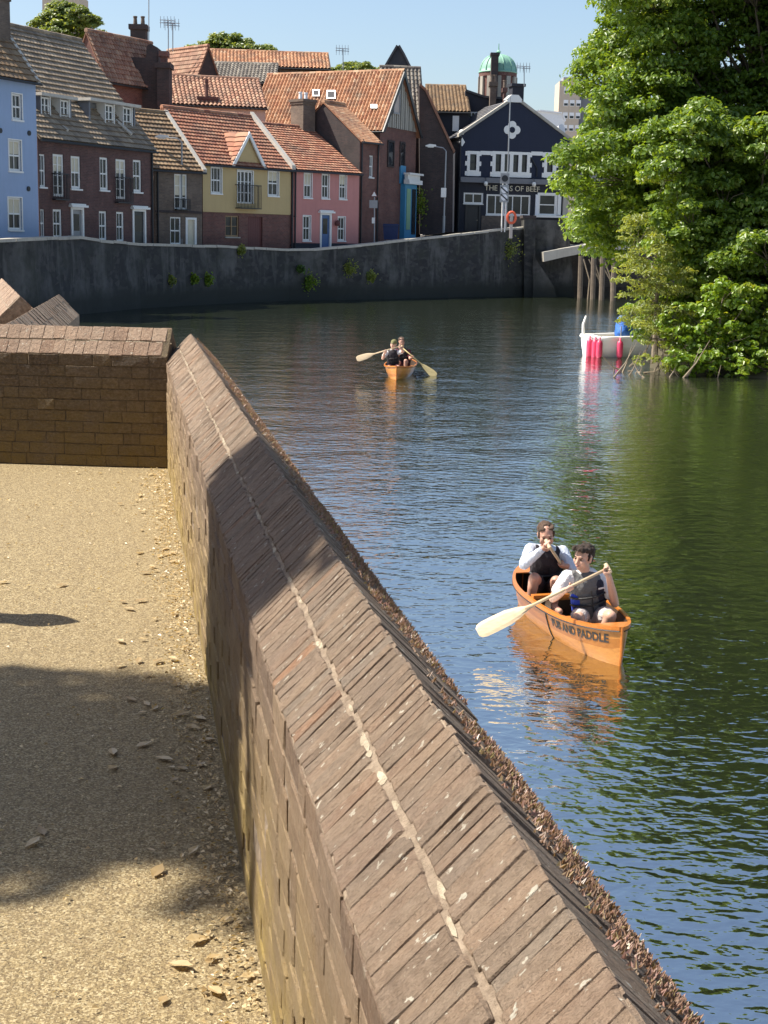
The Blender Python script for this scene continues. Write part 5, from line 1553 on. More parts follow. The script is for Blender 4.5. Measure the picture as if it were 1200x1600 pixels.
# blue bin
D = 93.6
a = at(598, 377, D); b = at(623, 350, D)
root = empty('wheeled_bin', ((a.x + b.x) / 2, D, a.z), label='large dark blue wheeled bin beside the turquoise shopfront', cat='bin')
w = (b.x - a.x) / 2; hh = b.z - a.z
mb = MB(); mb.prism([(-w * .86, 0, .12), (w * .86, 0, .12), (w, 0, hh * .88), (-w, 0, hh * .88)], (0, .8, 0)); mb.box(-w * .3, w * .3, -.03, 0, hh * .3, hh * .7); mb.build('body', MAT['navy_bin'], root)
mb = MB(); mb.prism([(-w * 1.05, -.06, hh * .885), (w * 1.05, -.06, hh * .885), (w * .95, -.06, hh), (-w * .95, -.06, hh)], (0, .94, 0)); mb.build('lid', MAT['navy_bin'], root)
for x in (-w * .7, w * .7):
    for y in (.1, .7): mb = MB(); mb.tube([(x - .04, y, .08), (x + .04, y, .08)], .085, 10); mb.build('wheel', MAT['black'], root)
# lifebuoy holder
p = at(799, 340, 96.0)
root = empty('lifebuoy', (p.x, p.y, 4.3), label='orange lifebuoy on a short post on the wall in front of the pub', cat='lifebuoy')
mb = MB(); zc = p.z - 4.3
for k in range(20):
    a0 = 2 * math.pi * k / 20; a1 = 2 * math.pi * (k + 1) / 20
    mb.tube([(.27 * math.cos(a0), -.1, zc + .36 * math.sin(a0)), (.27 * math.cos(a1), -.1, zc + .36 * math.sin(a1))], .085, 6)
mb.build('ring', MAT['orange'], root); mb = MB(); mb.box(-.1, .1, -.1, .0, -.5, zc + .15); mb.build('post', MAT['pale_render'], root)
# aerials and masts on the roofs
def aerial(label, x, y0, y1, D, arms=True):
    a = at(x, y1, D); b = at(x, y0, D)
    root = empty('roof_aerial', a, label=label, cat='aerial', group='aerials on the roofs')
    mb = MB(); mb.tube([(0, 0, 0), b - a], .035, 6); mb.build('mast', MAT['grey_metal'], root)
    if arms:
        for k, z in enumerate((.9, .99)):
            c = (b - a) * z; mb = MB(); mb.tube([c + Vector((-.55, 0, .05)), c + Vector((.45, 0, 0))], .025, 5)
            for i in range(5): mb.tube([c + Vector((-.5 + i * .22, 0, -.28)), c + Vector((-.5 + i * .22, 0, .28))], .018, 4)
            mb.build('antenna', MAT['grey_metal'], root)
aerial('tall thin mast left of the twin aerials', 232.5, -15, 80, 95.5, False)
aerial('left one of the twin television aerials', 263, 32, 80, 97.0); aerial('right one of the twin television aerials', 270, 36, 80, 97.3)
aerial('television aerial behind the warehouse ridge', 536, 76, 115, 112.0); aerial('television aerial above the pub chimney', 819, 104, 135, 106.0)
mb = MB(); p = Vector((-1.945, 5.69, PATH_Z))  # unseen post, put here to throw the wedge shadow on the path
mb.lathe([(.11, 0), (.11, .12), (.085, .16), (.075, .7), (.1, .74), (.1, .78), (.07, .86), (.0, 1.0)], (0, 0, 0), 14)
bo = empty('shadow_post', p, label='black iron post with pointed top, added unseen to cast a shadow on the path', cat='shadow_post'); mb.build('post', MAT['iron'], bo)

# ------------------------------------------------------------------ fallen leaves on the path
rr = random.Random(12)
MAT['dry_leaf'] = m_leaf('dry_leaf', [(0, (0.34, 0.24, 0.11)), (.5, (0.5, 0.38, 0.2)), (1, (0.66, 0.56, 0.36))], .2)
lm = []
for k in range(5):
    mb = MB(); n = 9; tq = rr.random()
    prof = [(-1, 0), (-.7, .22), (-.2, .46), (.3, .38), (.75, .16), (1.05, 0)]
    curl = rr.uniform(.05, .22)
    def lp(x, y): return Vector((x + .05 * rr.uniform(-1, 1), y * rr.uniform(.8, 1.25), curl * abs(y) * 1.6 + .10 * x * x * rr.uniform(.2, 1)))
    mid_ = [lp(x, 0) for x, w in prof]
    for sg in (-1, 1):
        ed_ = [lp(x, w * sg) for x, w in prof]
        for i in range(len(prof) - 1): mb.face([mid_[i], mid_[i + 1], ed_[i + 1], ed_[i]], min(1, max(0, tq + rr.uniform(-.15, .15))))
    me = mb.mesh('fallen_leaf', tints=True); me.materials.append(MAT['dry_leaf']); lm.append(me)
for k in range(115):
    y = rr.uniform(2.3, 9.3); off = abs(rr.gauss(0, .13)) + .03 if rr.random() < .8 else rr.uniform(.1, 1.2)
    o = bpy.data.objects.new('fallen_leaf', rr.choice(lm)); COL.objects.link(o)
    s = rr.uniform(.012, .034)
    o.location = (0.2755 - 0.1815 * y - off, y, PATH_Z + .004); o.scale = (s, s, s); o.rotation_euler = (rr.uniform(-.2, .2), rr.uniform(-.2, .2), rr.uniform(0, 6.28))
    tag(o, 'small dry fallen leaf lying on the gravel path near the wall', 'leaf', 'dry leaves fallen on the path')
mb = MB()
for k in range(5200):
    y = rr.uniform(1.5, 9.5); off = abs(rr.gauss(0, .075)) + .01 if rr.random() < .7 else rr.uniform(.05, 1.8)
    c = Vector((0.2755 - 0.1815 * y - off, y, PATH_Z + .004)); s = rr.uniform(.002, .009); a = rr.uniform(0, 6.28)
    u = Vector((math.cos(a), math.sin(a), rr.uniform(-.3, .3))) * s; v = Vector((-math.sin(a), math.cos(a), rr.uniform(-.3, .6))) * s * .6
    mb.face([c - u - v * .3, c + v, c + u, c - v + Vector((0, 0, s * .7))], rr.random())
tag(mb.build('path_litter', MAT['dry_leaf'], tints=True, fix=False), 'fine dry litter and grit scattered on the path along the wall', 'litter', kind='stuff')
# ------------------------------------------------------------------ boats
def _wood(name, stops, gloss=0.28):
    m, t, b = new_mat(name)
    c = ramp(t, attr(t, 'tint'), stops)
    f = noise(t, coords(t, 'Object', (1.2, 14, 14)), 3.0, 6, .6, .4)
    c = mix(t, ramp(t, f, [(.35, 0), (.75, .6)]), c, mix(t, .6, c, (0.16, 0.05, 0.012)))
    L(t, c, b.inputs['Base Color'])
    b.inputs['Roughness'].default_value = gloss
    b.inputs['Coat Weight'].default_value = 0.15
    return m
MAT['hull_wood'] = _wood('varnished_strip_wood', [(0, (0.38, 0.145, 0.026)), (.5, (0.47, 0.19, 0.036)), (1, (0.55, 0.245, 0.055))])
MAT['gunwale'] = _wood('gunwale_wood', [(0, (0.54, 0.17, 0.025)), (1, (0.62, 0.21, 0.035))])
MAT['pale_wood'] = _wood('pale_ash_wood', [(0, (0.56, 0.42, 0.25)), (.5, (0.62, 0.48, 0.30)), (1, (0.70, 0.58, 0.38))], .45)
MAT['yellow_wood'] = _wood('yellow_wood', [(0, (0.66, 0.52, 0.22)), (1, (0.72, 0.60, 0.30))], .45)
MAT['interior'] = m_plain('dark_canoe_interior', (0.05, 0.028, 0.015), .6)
MAT['rubber'] = m_plain('black_rubber', (0.015, 0.015, 0.016), .6)
class Canoe:
    def __init__(s, name, label, bow, stern, beam=.8, h0=.30, rise=.06, draft=.10, mats=('hull_wood', 'gunwale')):
        s.Lh = (bow - stern).length / 2; c = (bow + stern) / 2
        d = (bow - stern).normalized()
        s.root = empty(name, (c.x, c.y, 0), math.atan2(d.y, d.x), label=label, cat='canoe')
        s.beam, s.h0, s.rise, s.draft = beam, h0, rise, draft
        n, m = 44, 16
        for shell in (0, 1):
            mb = MB(); g = .0 if shell == 0 else .016
            st = [s.section(-1 + 2 * i / n, m, g) for i in range(n + 1)]
            tn = [hr.uniform(0, 1) for _ in range(m)]
            for i in range(n):
                for j in range(m): mb.face([st[i][j], st[i + 1][j], st[i + 1][j + 1], st[i][j + 1]], tn[min(j, m - 1 - j)])
            me = mb.mesh('hull', True, True)
            bm = bmesh.new(); bm.from_mesh(me); bmesh.ops.remove_doubles(bm, verts=bm.verts, dist=.0008); bm.to_mesh(me); bm.free()
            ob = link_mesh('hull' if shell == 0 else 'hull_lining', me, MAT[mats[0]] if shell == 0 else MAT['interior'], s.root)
        for sd in (-1, 1):
            mb = MB(); pts = []
            for i in range(n + 1):
                sx = -1 + 2 * i / n; b, zs, zk = s.dims(sx); pts.append((sx * s.Lh, sd * (b + .002), zs))
            for a, b in zip(pts, pts[1:]):
                a = Vector(a); b = Vector(b); w = Vector((0, .016 * sd, 0))
                mb.prism([a - w + Vector((0, 0, -.018)), a + w + Vector((0, 0, -.018)), a + w + Vector((0, 0, .016)), a - w + Vector((0, 0, .016))], b - a, .5)
            mb.build('gunwale', MAT[mats[1]], s.root, tints=True)
            mb = MB(); mb.tube([(p[0], p[1] + sd * .014, p[2] - .026) for p in pts], .006, 5); mb.build('rubbing_strip', MAT['rubber'], s.root)
        for sd in (-1, 1):
            b, zs, zk = s.dims(sd * .80); xe = sd * s.Lh
            mb = MB(); mb.prism([(sd * .80 * s.Lh, -b, zs + .004), (sd * .80 * s.Lh, b, zs + .004), (xe, .012, s.dims(sd)[1] + .004), (xe, -.012, s.dims(sd)[1] + .004)], (0, 0, .012)); mb.build('deck', MAT[mats[1]], s.root, tints=True)
            mb = MB(); mb.tube([(xe * 1.0, 0, s.dims(sd)[1] + .012), (xe * 1.006, 0, .1), (xe * .985, 0, -.06)], .014, 6); mb.build('stem_band', MAT[mats[1]], s.root, tints=True)
    def dims(s, x):
        a = abs(x)
        b = max(.008, s.beam / 2 * (1 - a ** 2.6) ** .8)
        zs = s.h0 + s.rise * a ** 3
        zk = -s.draft + (s.draft + .0) * max(0, (a - .9) / .1) ** 2 * .6
        return b, zs, zk
    def pt(s, x, q, g=0):
        b, zs, zk = s.dims(x)
        b = max(.004, b - g); zk += g
        a = abs(q)
        return Vector((x * s.Lh, (1 if q > 0 else -1) * b * a ** .55, zk + (zs - zk) * a ** 2.1))
    def section(s, x, m, g):
        return [s.pt(x, -1 + 2 * j / m, g) for j in range(m + 1)]
    def cross(s, name, x, w, z, mat, th=.03):
        b, zs, zk = s.dims(x); mb = MB(); bb = b * ((z - zk) / (zs - zk)) ** (.55 / 2.1) - .02
        mb.box(x * s.Lh - w / 2, x * s.Lh + w / 2, -bb, bb, z, z + th, tint=.5); mb.build(name, MAT[mat], s.root, tints=True)
    def world(s, x, y, z):
        a = s.root.rotation_euler.z
        return Vector(s.root.location) + Vector((math.cos(a) * x - math.sin(a) * y, math.sin(a) * x + math.cos(a) * y, z))

bow = on_z(969, 1041, 0); ste = Vector((1.47, 14.75, 0))
cn = Canoe('wooden_canoe', 'near varnished orange wooden canoe with lettering on its bow', Vector((bow.x, bow.y, 0)), ste, .70, .29, .055)
cn.cross('seat', .30, .26, .17, 'gunwale'); cn.cross('seat', -.46, .26, .17, 'gunwale'); cn.cross('thwart', -.08, .07, .30, 'gunwale')
me = text_mesh('PUB AND PADDLE', .115, 0, .0035)
bm = bmesh.new(); bm.from_mesh(me); bmesh.ops.triangulate(bm, faces=bm.faces); bmesh.ops.subdivide_edges(bm, edges=[e for e in bm.edges if e.calc_length() > .05], cuts=2); bm.to_mesh(me); bm.free()
xs = [v.co.x for v in me.vertices]; x0, x1 = min(xs), max(xs)
for v in me.vertices:
    f = (v.co.x - x0) / (x1 - x0); x = .31 + f * .62
    b, zs, zk = cn.dims(x); z = zs - .105 + v.co.y * .92
    q = ((z - zk) / (zs - zk)) ** (1 / 2.1)
    p = cn.pt(x, -q); v.co = p + Vector((.0, -.004, 0))
link_mesh('hull_lettering', me, MAT['rubber'], cn.root)
mb = MB(); mb.tube([cn.pt(.22, -q) + Vector((0, -.006, 0)) for q in (.45, .6, .7, .8, .9, .97)], .006, 5); mb.build('strap', MAT['rubber'], cn.root)
fb = on_z(619, 594, 0)
fc = Canoe('wooden_canoe', 'distant wooden canoe with two paddlers below the pink house', Vector((fb.x, fb.y, 0)), Vector((fb.x + .25, fb.y + 3.0, 0)), .84, mats=('hull_wood', 'gunwale'))
fc.cross('seat', .35, .24, .18, 'gunwale'); fc.cross('seat', -.4, .24, .18, 'gunwale')

def paddle(label, grip, tip, face, mat='pale_wood', blade=.50, bw=.085):
    d = (tip - grip).normalized(); Lp = (tip - grip).length
    n = (face - d * face.dot(d)).normalized(); w = d.cross(n)
    root = empty('paddle', grip, label=label, cat='paddle', group='wooden paddles')
    mb = MB(); mb.tube([Vector(), d * (Lp - blade + .08)], [.015, .016], 8, tint=.5); mb.build('shaft', MAT[mat], root, tints=True, smooth=True)
    mb = MB(); mb.tube([w * -.05, w * .05], .019, 8, tint=.7); mb.build('grip', MAT[mat], root, tints=True)
    prof = [(0, .017, .015), (.1, .024, .013), (.25, .055, .010), (.45, .078, .008), (.7, bw, .006), (.88, bw * .97, .005), (.96, bw * .82, .004), (1, bw * .5, .003)]
    mb = MB(); ring = []
    for f, hw, th in prof:
        c = d * (Lp - blade + blade * f)
        ring.append([c + w * hw * x + n * th * y for x, y in ((-1, 0), (-.6, .8), (0, 1), (.6, .8), (1, 0), (.6, -.8), (0, -1), (-.6, -.8))])
    for a, b in zip(ring, ring[1:]):
        for k in range(8): mb.face([a[k], a[(k + 1) % 8], b[(k + 1) % 8], b[k]], .6)
    mb.face(ring[-1], .6); mb.face(list(reversed(ring[0])), .6)
    mb.build('blade', MAT[mat], root, tints=True)
    return root

# ------------------------------------------------------------------ people
def _skin(name, c):
    m, t, b = new_mat(name)
    f = noise(t, coords(t), 22, 4)
    L(t, mix(t, f, tuple(x * .88 for x in c), tuple(min(1, x * 1.08) for x in c)), b.inputs['Base Color'])
    b.inputs['Roughness'].default_value = .5
    b.inputs['Subsurface Weight'].default_value = .08
    b.inputs['Subsurface Radius'].default_value = (.02, .008, .004)
    return m
def _cloth(name, c, var=.18):
    m, t, b = new_mat(name)
    f = noise(t, coords(t), 9, 5, .6)
    L(t, mix(t, f, tuple(x * (1 - var) for x in c), tuple(min(1, x * (1 + var)) for x in c)), b.inputs['Base Color'])
    b.inputs['Roughness'].default_value = .85
    n1 = bump(t, noise(t, coords(t), 14, 3, .6, 1.2), .8, .02, b)
    bump(t, noise(t, coords(t), 160, 2), .3, .002, b, n1)
    return m
MAT['skin'] = _skin('fair_skin', (0.60, 0.36, 0.26)); MAT['skin2'] = _skin('ruddy_skin', (0.52, 0.29, 0.21))
MAT['hair'] = m_plain('brown_hair', (0.035, 0.02, 0.012), .75, var=.5, scale=60, bmp=.8); MAT['hair2'] = m_plain('mid_brown_hair', (0.09, 0.05, 0.028), .6, var=.5, scale=60, bmp=.8)
MAT['cl_white'] = _cloth('white_cotton', (0.74, 0.73, 0.72), .06); MAT['cl_grey'] = _cloth('grey_vest', (0.13, 0.13, 0.13)); MAT['cl_navy'] = _cloth('navy_vest', (0.022, 0.02, 0.035)); MAT['cl_blue'] = _cloth('blue_panel', (0.03, 0.07, 0.5))
MAT['cl_pale'] = _cloth('pale_blue_cotton', (0.52, 0.57, 0.66), .1); MAT['cl_short'] = _cloth('stone_shorts', (0.55, 0.48, 0.45), .1); MAT['cl_black'] = _cloth('black_vest', (0.02, 0.016, 0.022)); MAT['cl_maroon'] = _cloth('maroon_cloth', (0.10, 0.02, 0.03)); MAT['cl_cap'] = _cloth('olive_cap', (0.16, 0.15, 0.06))
MAT['eye'] = m_plain('dark_eye', (0.02, 0.015, 0.012), .2); MAT['lip'] = m_plain('lips', (0.36, 0.13, 0.11), .5)

def capsule(mb, p0, p1, r0, r1, flat=None, fk=1.0, n=14):
    p0, p1 = Vector(p0), Vector(p1); d = p1 - p0; ln = d.length
    d = d.normalized() if ln > 1e-6 else Vector((0, 0, 1))
    a = (Vector(flat) - d * Vector(flat).dot(d)).normalized() if flat is not None else d.orthogonal().normalized()
    b = d.cross(a)
    rings = []
    for k in range(1, 5): q = -math.pi / 2 + k * math.pi / 8; rings.append((p0 + d * r0 * math.sin(q), r0 * math.cos(q)))
    for k in range(0, 4): q = k * math.pi / 8; rings.append((p1 + d * r1 * math.sin(q), r1 * math.cos(q)))
    base = len(mb.v)
    mb.v.append(tuple(p0 - d * r0))
    for c, r in rings:
        for i in range(n):
            an = 2 * math.pi * i / n; mb.v.append(tuple(c + a * math.cos(an) * r * fk + b * math.sin(an) * r))
    mb.v.append(tuple(p1 + d * r1)); last = len(mb.v) - 1
    for i in range(n):
        j = (i + 1) % n
        mb.f.append((base, base + 1 + j, base + 1 + i)); mb.t.append(.5)
        for k in range(len(rings) - 1):
            o = base + 1 + k * n
            mb.f.append((o + i, o + j, o + n + j, o + n + i)); mb.t.append(.5)
        o = base + 1 + (len(rings) - 1) * n
        mb.f.append((o + i, o + j, last)); mb.t.append(.5)
def ellipsoid(mb, c, f, u, s, rf, ru, rs, n=16, m=10):
    base = len(mb.v); c = Vector(c)
    for k in range(m + 1):
        q = -math.pi / 2 + math.pi * k / m
        for i in range(n):
            an = 2 * math.pi * i / n
            mb.v.append(tuple(c + u * ru * math.sin(q) + (f * rf * math.cos(an) + s * rs * math.sin(an)) * max(.02, math.cos(q))))
    for k in range(m):
        for i in range(n):
            j = (i + 1) % n; mb.f.append((base + k * n + i, base + k * n + j, base + (k + 1) * n + j, base + (k + 1) * n + i)); mb.t.append(.5)
    mb.f.append(tuple(base + i for i in reversed(range(n)))); mb.t.append(.5); mb.f.append(tuple(base + m * n + i for i in range(n))); mb.t.append(.5)
def fuse(mb, name, mat, parent, voxel, smooth=3, lump=0.0):
    """one continuous skin over overlapping shapes"""
    me = mb.mesh('tmp', fix=True); o = bpy.data.objects.new('tmp', me); COL.objects.link(o)
    r = o.modifiers.new('r', 'REMESH'); r.mode = 'VOXEL'; r.voxel_size = voxel; r.use_smooth_shade = True
    if smooth: q = o.modifiers.new('s', 'SMOOTH'); q.iterations = smooth; q.factor = .5
    dg = bpy.context.evaluated_depsgraph_get()
    out = bpy.data.meshes.new_from_object(o.evaluated_get(dg)); out.name = name
    bpy.data.objects.remove(o); bpy.data.meshes.remove(me)
    if lump:
        for v in out.vertices: v.co += Vector(v.normal) * lump * mnoise.noise(v.co * 28)
    out.polygons.foreach_set('use_smooth', [True] * len(out.polygons))
    return link_mesh(name, out, mat, parent)

def hand(mb, grip, axis, wrist, k=1.0):
    """palm, four fingers curled round the shaft, thumb the other way"""
    axis = axis.normalized(); w = (wrist - grip); w = (w - axis * w.dot(axis)).normalized(); t = axis.cross(w)
    R_ = .026 * k
    pc = grip + w * .030 * k + t * .012 * k
    capsule(mb, pc - axis * .028 * k, pc + axis * .028 * k, .021 * k, .021 * k)
    capsule(mb, pc, grip + w * .07 * k, .024 * k, .024 * k)
    ln = (1.0, 1.12, 1.06, .88)
    for i in range(4):
        o = axis * (i - 1.5) * .0215 * k
        prev = None
        for j in range(5):
            an = .5 + j * .75 * ln[i]
            p = grip + o + (w * math.cos(an) + t * math.sin(an)) * (R_ + (.004 if j == 0 else 0))
            if prev is not None: capsule(mb, prev, p, (.0105 - .0008 * j) * k, (.0100 - .0008 * j) * k, n=8)
            prev = p
    prev = pc - axis * .03 * k
    for j in range(3):
        an = -.2 - j * .7
        p = grip - axis * (.034 - .004 * j) * k + (w * math.cos(an) + t * math.sin(an)) * (R_ + .004)
        capsule(mb, prev, p, .0125 * k, .011 * k, n=8); prev = p

def person(name, label, J, face_dir, mats, voxel=.011, hairstyle='short', sleeve='short', trunk=(.155, .105), cap=False, panels=False):
    """J: joint positions (world). mats: skin, hair, shirt, vest, shorts"""
    o = Vector((J['pelvis'].x, J['pelvis'].y, J['pelvis'].z - .12))
    root = empty(name, o, label=label, cat='person')
    J = {k: (v - o) for k, v in J.items()}
    up = (J['neck'] - J['pelvis']).normalized()
    side = (J['shl'] - J['shr']); side = (side - up * side.dot(up)).normalized(); fwd = side.cross(up).normalized()
    if fwd.dot(face_dir) < 0: fwd = -fwd
    tw, td = trunk
    mid = J['pelvis'].lerp(J['neck'], .5)
    chest = J['pelvis'].lerp(J['neck'], .78)
    skin, hair, shirt, vest, shorts = [MAT[m] for m in mats]
    f = Vector(face_dir).normalized(); hu = J['head_up'] + o if False else None
    hu = (J['head'] - J['neck']).normalized(); hu = (hu - f * hu.dot(f)).normalized(); hs = f.cross(hu)
    H = J['head']
    b = MB()
    # trunk
    capsule(b, J['pelvis'], mid, tw * .82, tw * .86, fwd, td / tw); capsule(b, mid, chest, tw * .86, tw * .95, fwd, td / tw)
    capsule(b, J['shl'] * .86 + chest * .14, J['shr'] * .86 + chest * .14, .06, .06)
    capsule(b, chest, J['neck'], .07, .055); capsule(b, J['neck'] - up * .02, H - hu * .05, .054, .052)
    # head
    ellipsoid(b, H + hu * .018 - f * .008, f, hu, hs, .096, .098, .074)
    ellipsoid(b, H - hu * .045 + f * .022, f, hu, hs, .066, .068, .058)
    capsule(b, H - hu * .092 + f * .058, H - hu * .085 + f * .062, .022, .022)
    capsule(b, H + hu * .012 + f * .083, H - hu * .030 + f * .106, .011, .016)
    capsule(b, H + hu * .026 + f * .078 - hs * .03, H + hu * .026 + f * .078 + hs * .03, .014, .014)
    capsule(b, H - hu * .062 + f * .082 - hs * .016, H - hu * .062 + f * .082 + hs * .016, .011, .011)
    for sg in (-1, 1):
        capsule(b, H + hs * sg * .074 + hu * .02 - f * .012, H + hs * sg * .072 - hu * .03 - f * .004, .016, .012)
        capsule(b, H + hs * sg * .04 - hu * .018 + f * .062, H + hs * sg * .045 - hu * .05 + f * .045, .026, .024)
    # limbs
    for s_ in ('l', 'r'):
        sh, el, ha = J['sh' + s_], J['el' + s_], J['ha' + s_]
        wr = ha + (el - ha).normalized() * .075
        capsule(b, sh, sh.lerp(el, .5), .052, .047); capsule(b, sh.lerp(el, .5), el, .047, .039)
        capsule(b, el, el.lerp(wr, .35), .039, .040); capsule(b, el.lerp(wr, .35), wr, .040, .027)
        hand(b, ha, J['ax' + s_] + o, wr)
        hp, kn, an = J['hp' + s_], J['kn' + s_], J['an' + s_]
        capsule(b, hp, kn, .082, .056); capsule(b, kn, kn.lerp(an, .35), .054, .053); capsule(b, kn.lerp(an, .35), an, .053, .036)
        ft = an + (Vector((fwd.x, fwd.y, 0)).normalized() * .15) - Vector((0, 0, .035)); capsule(b, an - Vector((0, 0, .03)), ft, .036, .03)
    fuse(b, 'body', skin, root, voxel * .75, 2)
    # shirt (torso and sleeves)
    b = MB(); e = .008
    capsule(b, J['pelvis'], mid, tw * .82 + e, tw * .86 + e, fwd, td / tw); capsule(b, mid, chest, tw * .86 + e, tw * .95 + e, fwd, td / tw)
    capsule(b, J['shl'] * .86 + chest * .14, J['shr'] * .86 + chest * .14, .066, .066)
    capsule(b, chest, J['neck'] - up * .045, .08, .066)
    for s_ in ('l', 'r'):
        sh, el, ha = J['sh' + s_], J['el' + s_], J['ha' + s_]
        if sleeve == 'short': capsule(b, sh, sh.lerp(el, .62), .064, .062)
        else:
            wr = ha + (el - ha).normalized() * .10
            capsule(b, sh, el, .064, .053); capsule(b, el, wr, .054, .038)
    fuse(b, 'shirt', shirt, root, voxel, 2, .006)
    # buoyancy vest
    b = MB(); e = .028
    lowv = J['pelvis'].lerp(J['neck'], .18)
    capsule(b, lowv, mid, tw * .84 + e, tw * .88 + e, fwd, (td + .02) / tw); capsule(b, mid, chest - up * .01, tw * .88 + e, tw * .84 + e, fwd, (td + .02) / tw)
    for s_ in ('l', 'r'):
        st = J['sh' + s_] * .62 + J['neck'] * .38 - up * .01
        capsule(b, st + fwd * .02 + up * .03, chest + fwd * td * .75 + (st - J['neck']) * .5, .036, .05); capsule(b, st + up * .03, chest - fwd * td * .6 + (st - J['neck']) * .5, .036, .045)
    v = fuse(b, 'buoyancy_vest', vest, root, voxel, 2, .006)
    zc = chest - up * .03
    b = MB(); capsule(b, chest + fwd * (td + .045) - up * .02, lowv + fwd * (td + .045), .007, .007); fuse(b, 'zip', MAT['rubber'], v, .006, 0)
    for q in (.3, .62):
        c = lowv.lerp(chest, q)
        b = MB(); pts = [c + fwd * (td + .048) * math.cos(a) + side * (tw + .036) * math.sin(a) for a in [-1.3 + k * .26 for k in range(11)]]
        b.tube(pts, .011, 6); b.build('strap', MAT['rubber'], v)
    if panels:
        for sg, mt in ((1, 'cl_navy'), (-1, 'cl_blue')):
            b = MB()
            if sg > 0: capsule(b, chest - up * .03 + side * tw * .48 + fwd * (td * .42 + .0), lowv + side * tw * .46 + fwd * (td * .38), tw * .54, tw * .56, fwd, .95)
            else: capsule(b, mid + side * -tw * .72 + fwd * td * .35, lowv + side * -tw * .72 + fwd * td * .32, tw * .42, tw * .42, fwd, .9)
            fuse(b, 'vest_panel', MAT[mt], v, voxel, 2)
        b = MB(); c = chest + side * tw * .62 + fwd * (td + .055) - up * .015; b.box(-.03, .03, -.004, .004, -.007, .007, Matrix.Translation(c) @ mat3(side, fwd, up)); b.build('vest_tag', MAT['cl_white'], v)
    # shorts
    b = MB()
    capsule(b, J['pelvis'], J['pelvis'] + up * .07, tw * .9, tw * .88, fwd, td / tw * 1.05)
    for s_ in ('l', 'r'): capsule(b, J['hp' + s_], J['hp' + s_].lerp(J['kn' + s_], .66), .094, .082)
    fuse(b, 'shorts', shorts, root, voxel, 2, .006)
    # hair or cap
    b = MB()
    if cap:
        ellipsoid(b, H + hu * .052 - f * .008, f, hu, hs, .104, .078, .084); capsule(b, H + hu * .05 + f * .09, H + hu * .035 + f * .15, .035, .02, hu, .3); fuse(b, 'cap', MAT['cl_cap'], root, .012, 2)
    else:
        ellipsoid(b, H + hu * .056 - f * .034, f, hu, hs, .09, .074, .080)
        ellipsoid(b, H + hu * .0 - f * .055, f, hu, hs, .055, .085, .072)
        if hairstyle == 'quiff':
            for k in range(7): a = -.6 + k * .2; capsule(b, H + hu * .092 + f * .02 + hs * .055 * a / .6, H + hu * (.102 + .012 * (k % 2)) + f * .082 + hs * .05 * a / .6, .026, .02)
        else:
            for k in range(5): a = -.5 + k * .25; capsule(b, H + hu * .088 + hs * .06 * a / .5, H + hu * .088 + f * .045 + hs * .055 * a / .5, .022, .014)
        for sg in (-1, 1): capsule(b, H + hs * sg * .073 + hu * .035 + f * .02, H + hs * sg * .073 - hu * .005 + f * .018, .012, .008)
        fuse(b, 'hair', hair, root, .006, 1, .02)
    # features
    for sg in (-1, 1):
        b = MB(); ellipsoid(b, H + f * .0855 + hs * sg * .031 + hu * .006, f, hu, hs, .007, .007, .012, 10, 6); b.build('eye', MAT['eye'], root, smooth=True)
        b = MB(); b.tube([H + f * .092 + hs * sg * .014 + hu * .024, H + f * .091 + hs * sg * .034 + hu * .029, H + f * .078 + hs * sg * .052 + hu * .022], [.004, .0055, .003], 6); b.build('eyebrow', hair, root)
    b = MB(); b.tube([H + f * .083 - hu * .060 - hs * .022, H + f * .094 - hu * .062, H + f * .083 - hu * .060 + hs * .022], [.003, .007, .003], 6); b.build('mouth', MAT['lip'], root)
    return root

# near canoe, bow paddler (blade lifted on the left of the picture)
g1 = at(950, 888, 12.72); t1 = at(746, 988, 12.62); sh_ax = (t1 - g1).normalized()
J = dict(pelvis=at(921, 957, 13.12), neck=at(914, 897, 13.05), head=at(912, 871, 13.0), shr=at(886, 901, 13.03), shl=at(939, 903, 13.10),
         elr=at(864, 935, 12.92), har=g1.lerp(t1, .30), ell=at(961, 943, 13.0), hal=g1 + sh_ax * .01, axr=sh_ax, axl=Vector((.3, .9, .2)),
         hpr=at(909, 960, 13.10), hpl=at(934, 960, 13.12), knr=at(903, 966, 12.84), knl=at(954, 963, 12.82))
J['anr'] = cn.world(.60, -.06, .03); J['anl'] = cn.world(.62, .06, .03)
person('person', 'bow paddler of the near canoe in grey and navy vest, lifting a paddle', J, Vector((-.75, -.75, -.12)), ('skin', 'hair', 'cl_white', 'cl_grey', 'cl_short'), hairstyle='quiff', panels=True, voxel=.010)
paddle('pale wooden paddle held across the bow of the near canoe', g1, t1, Vector((-.25, -.75, .6)), 'pale_wood', .56, .082)
# near canoe, stern paddler
g2 = at(856, 850, 13.62); t2 = at(916, 940, 14.75)
ax2 = (t2 - g2).normalized()
J = dict(pelvis=at(852, 915, 14.28), neck=at(853, 858, 14.02), head=at(853, 836, 13.93), shr=at(829, 858, 13.98), shl=at(879, 862, 14.10),
         elr=at(819, 882, 13.78), har=g2 + ax2 * .01, ell=at(893, 888, 13.98), hal=g2.lerp(t2, .33), axr=Vector((.7, .2, .5)), axl=ax2,
         hpr=at(842, 919, 14.2), hpl=at(866, 920, 14.25), knr=at(835, 903, 13.80), knl=at(869, 908, 13.78))
J['anr'] = at(828, 944, 13.86); J['anl'] = at(866, 944, 13.8)
person('person', 'stern paddler of the near canoe in dark vest and pale long sleeves, hand before face', J, Vector((.02, -.95, -.26)), ('skin2', 'hair2', 'cl_pale', 'cl_black', 'cl_black'), sleeve='long', voxel=.011)
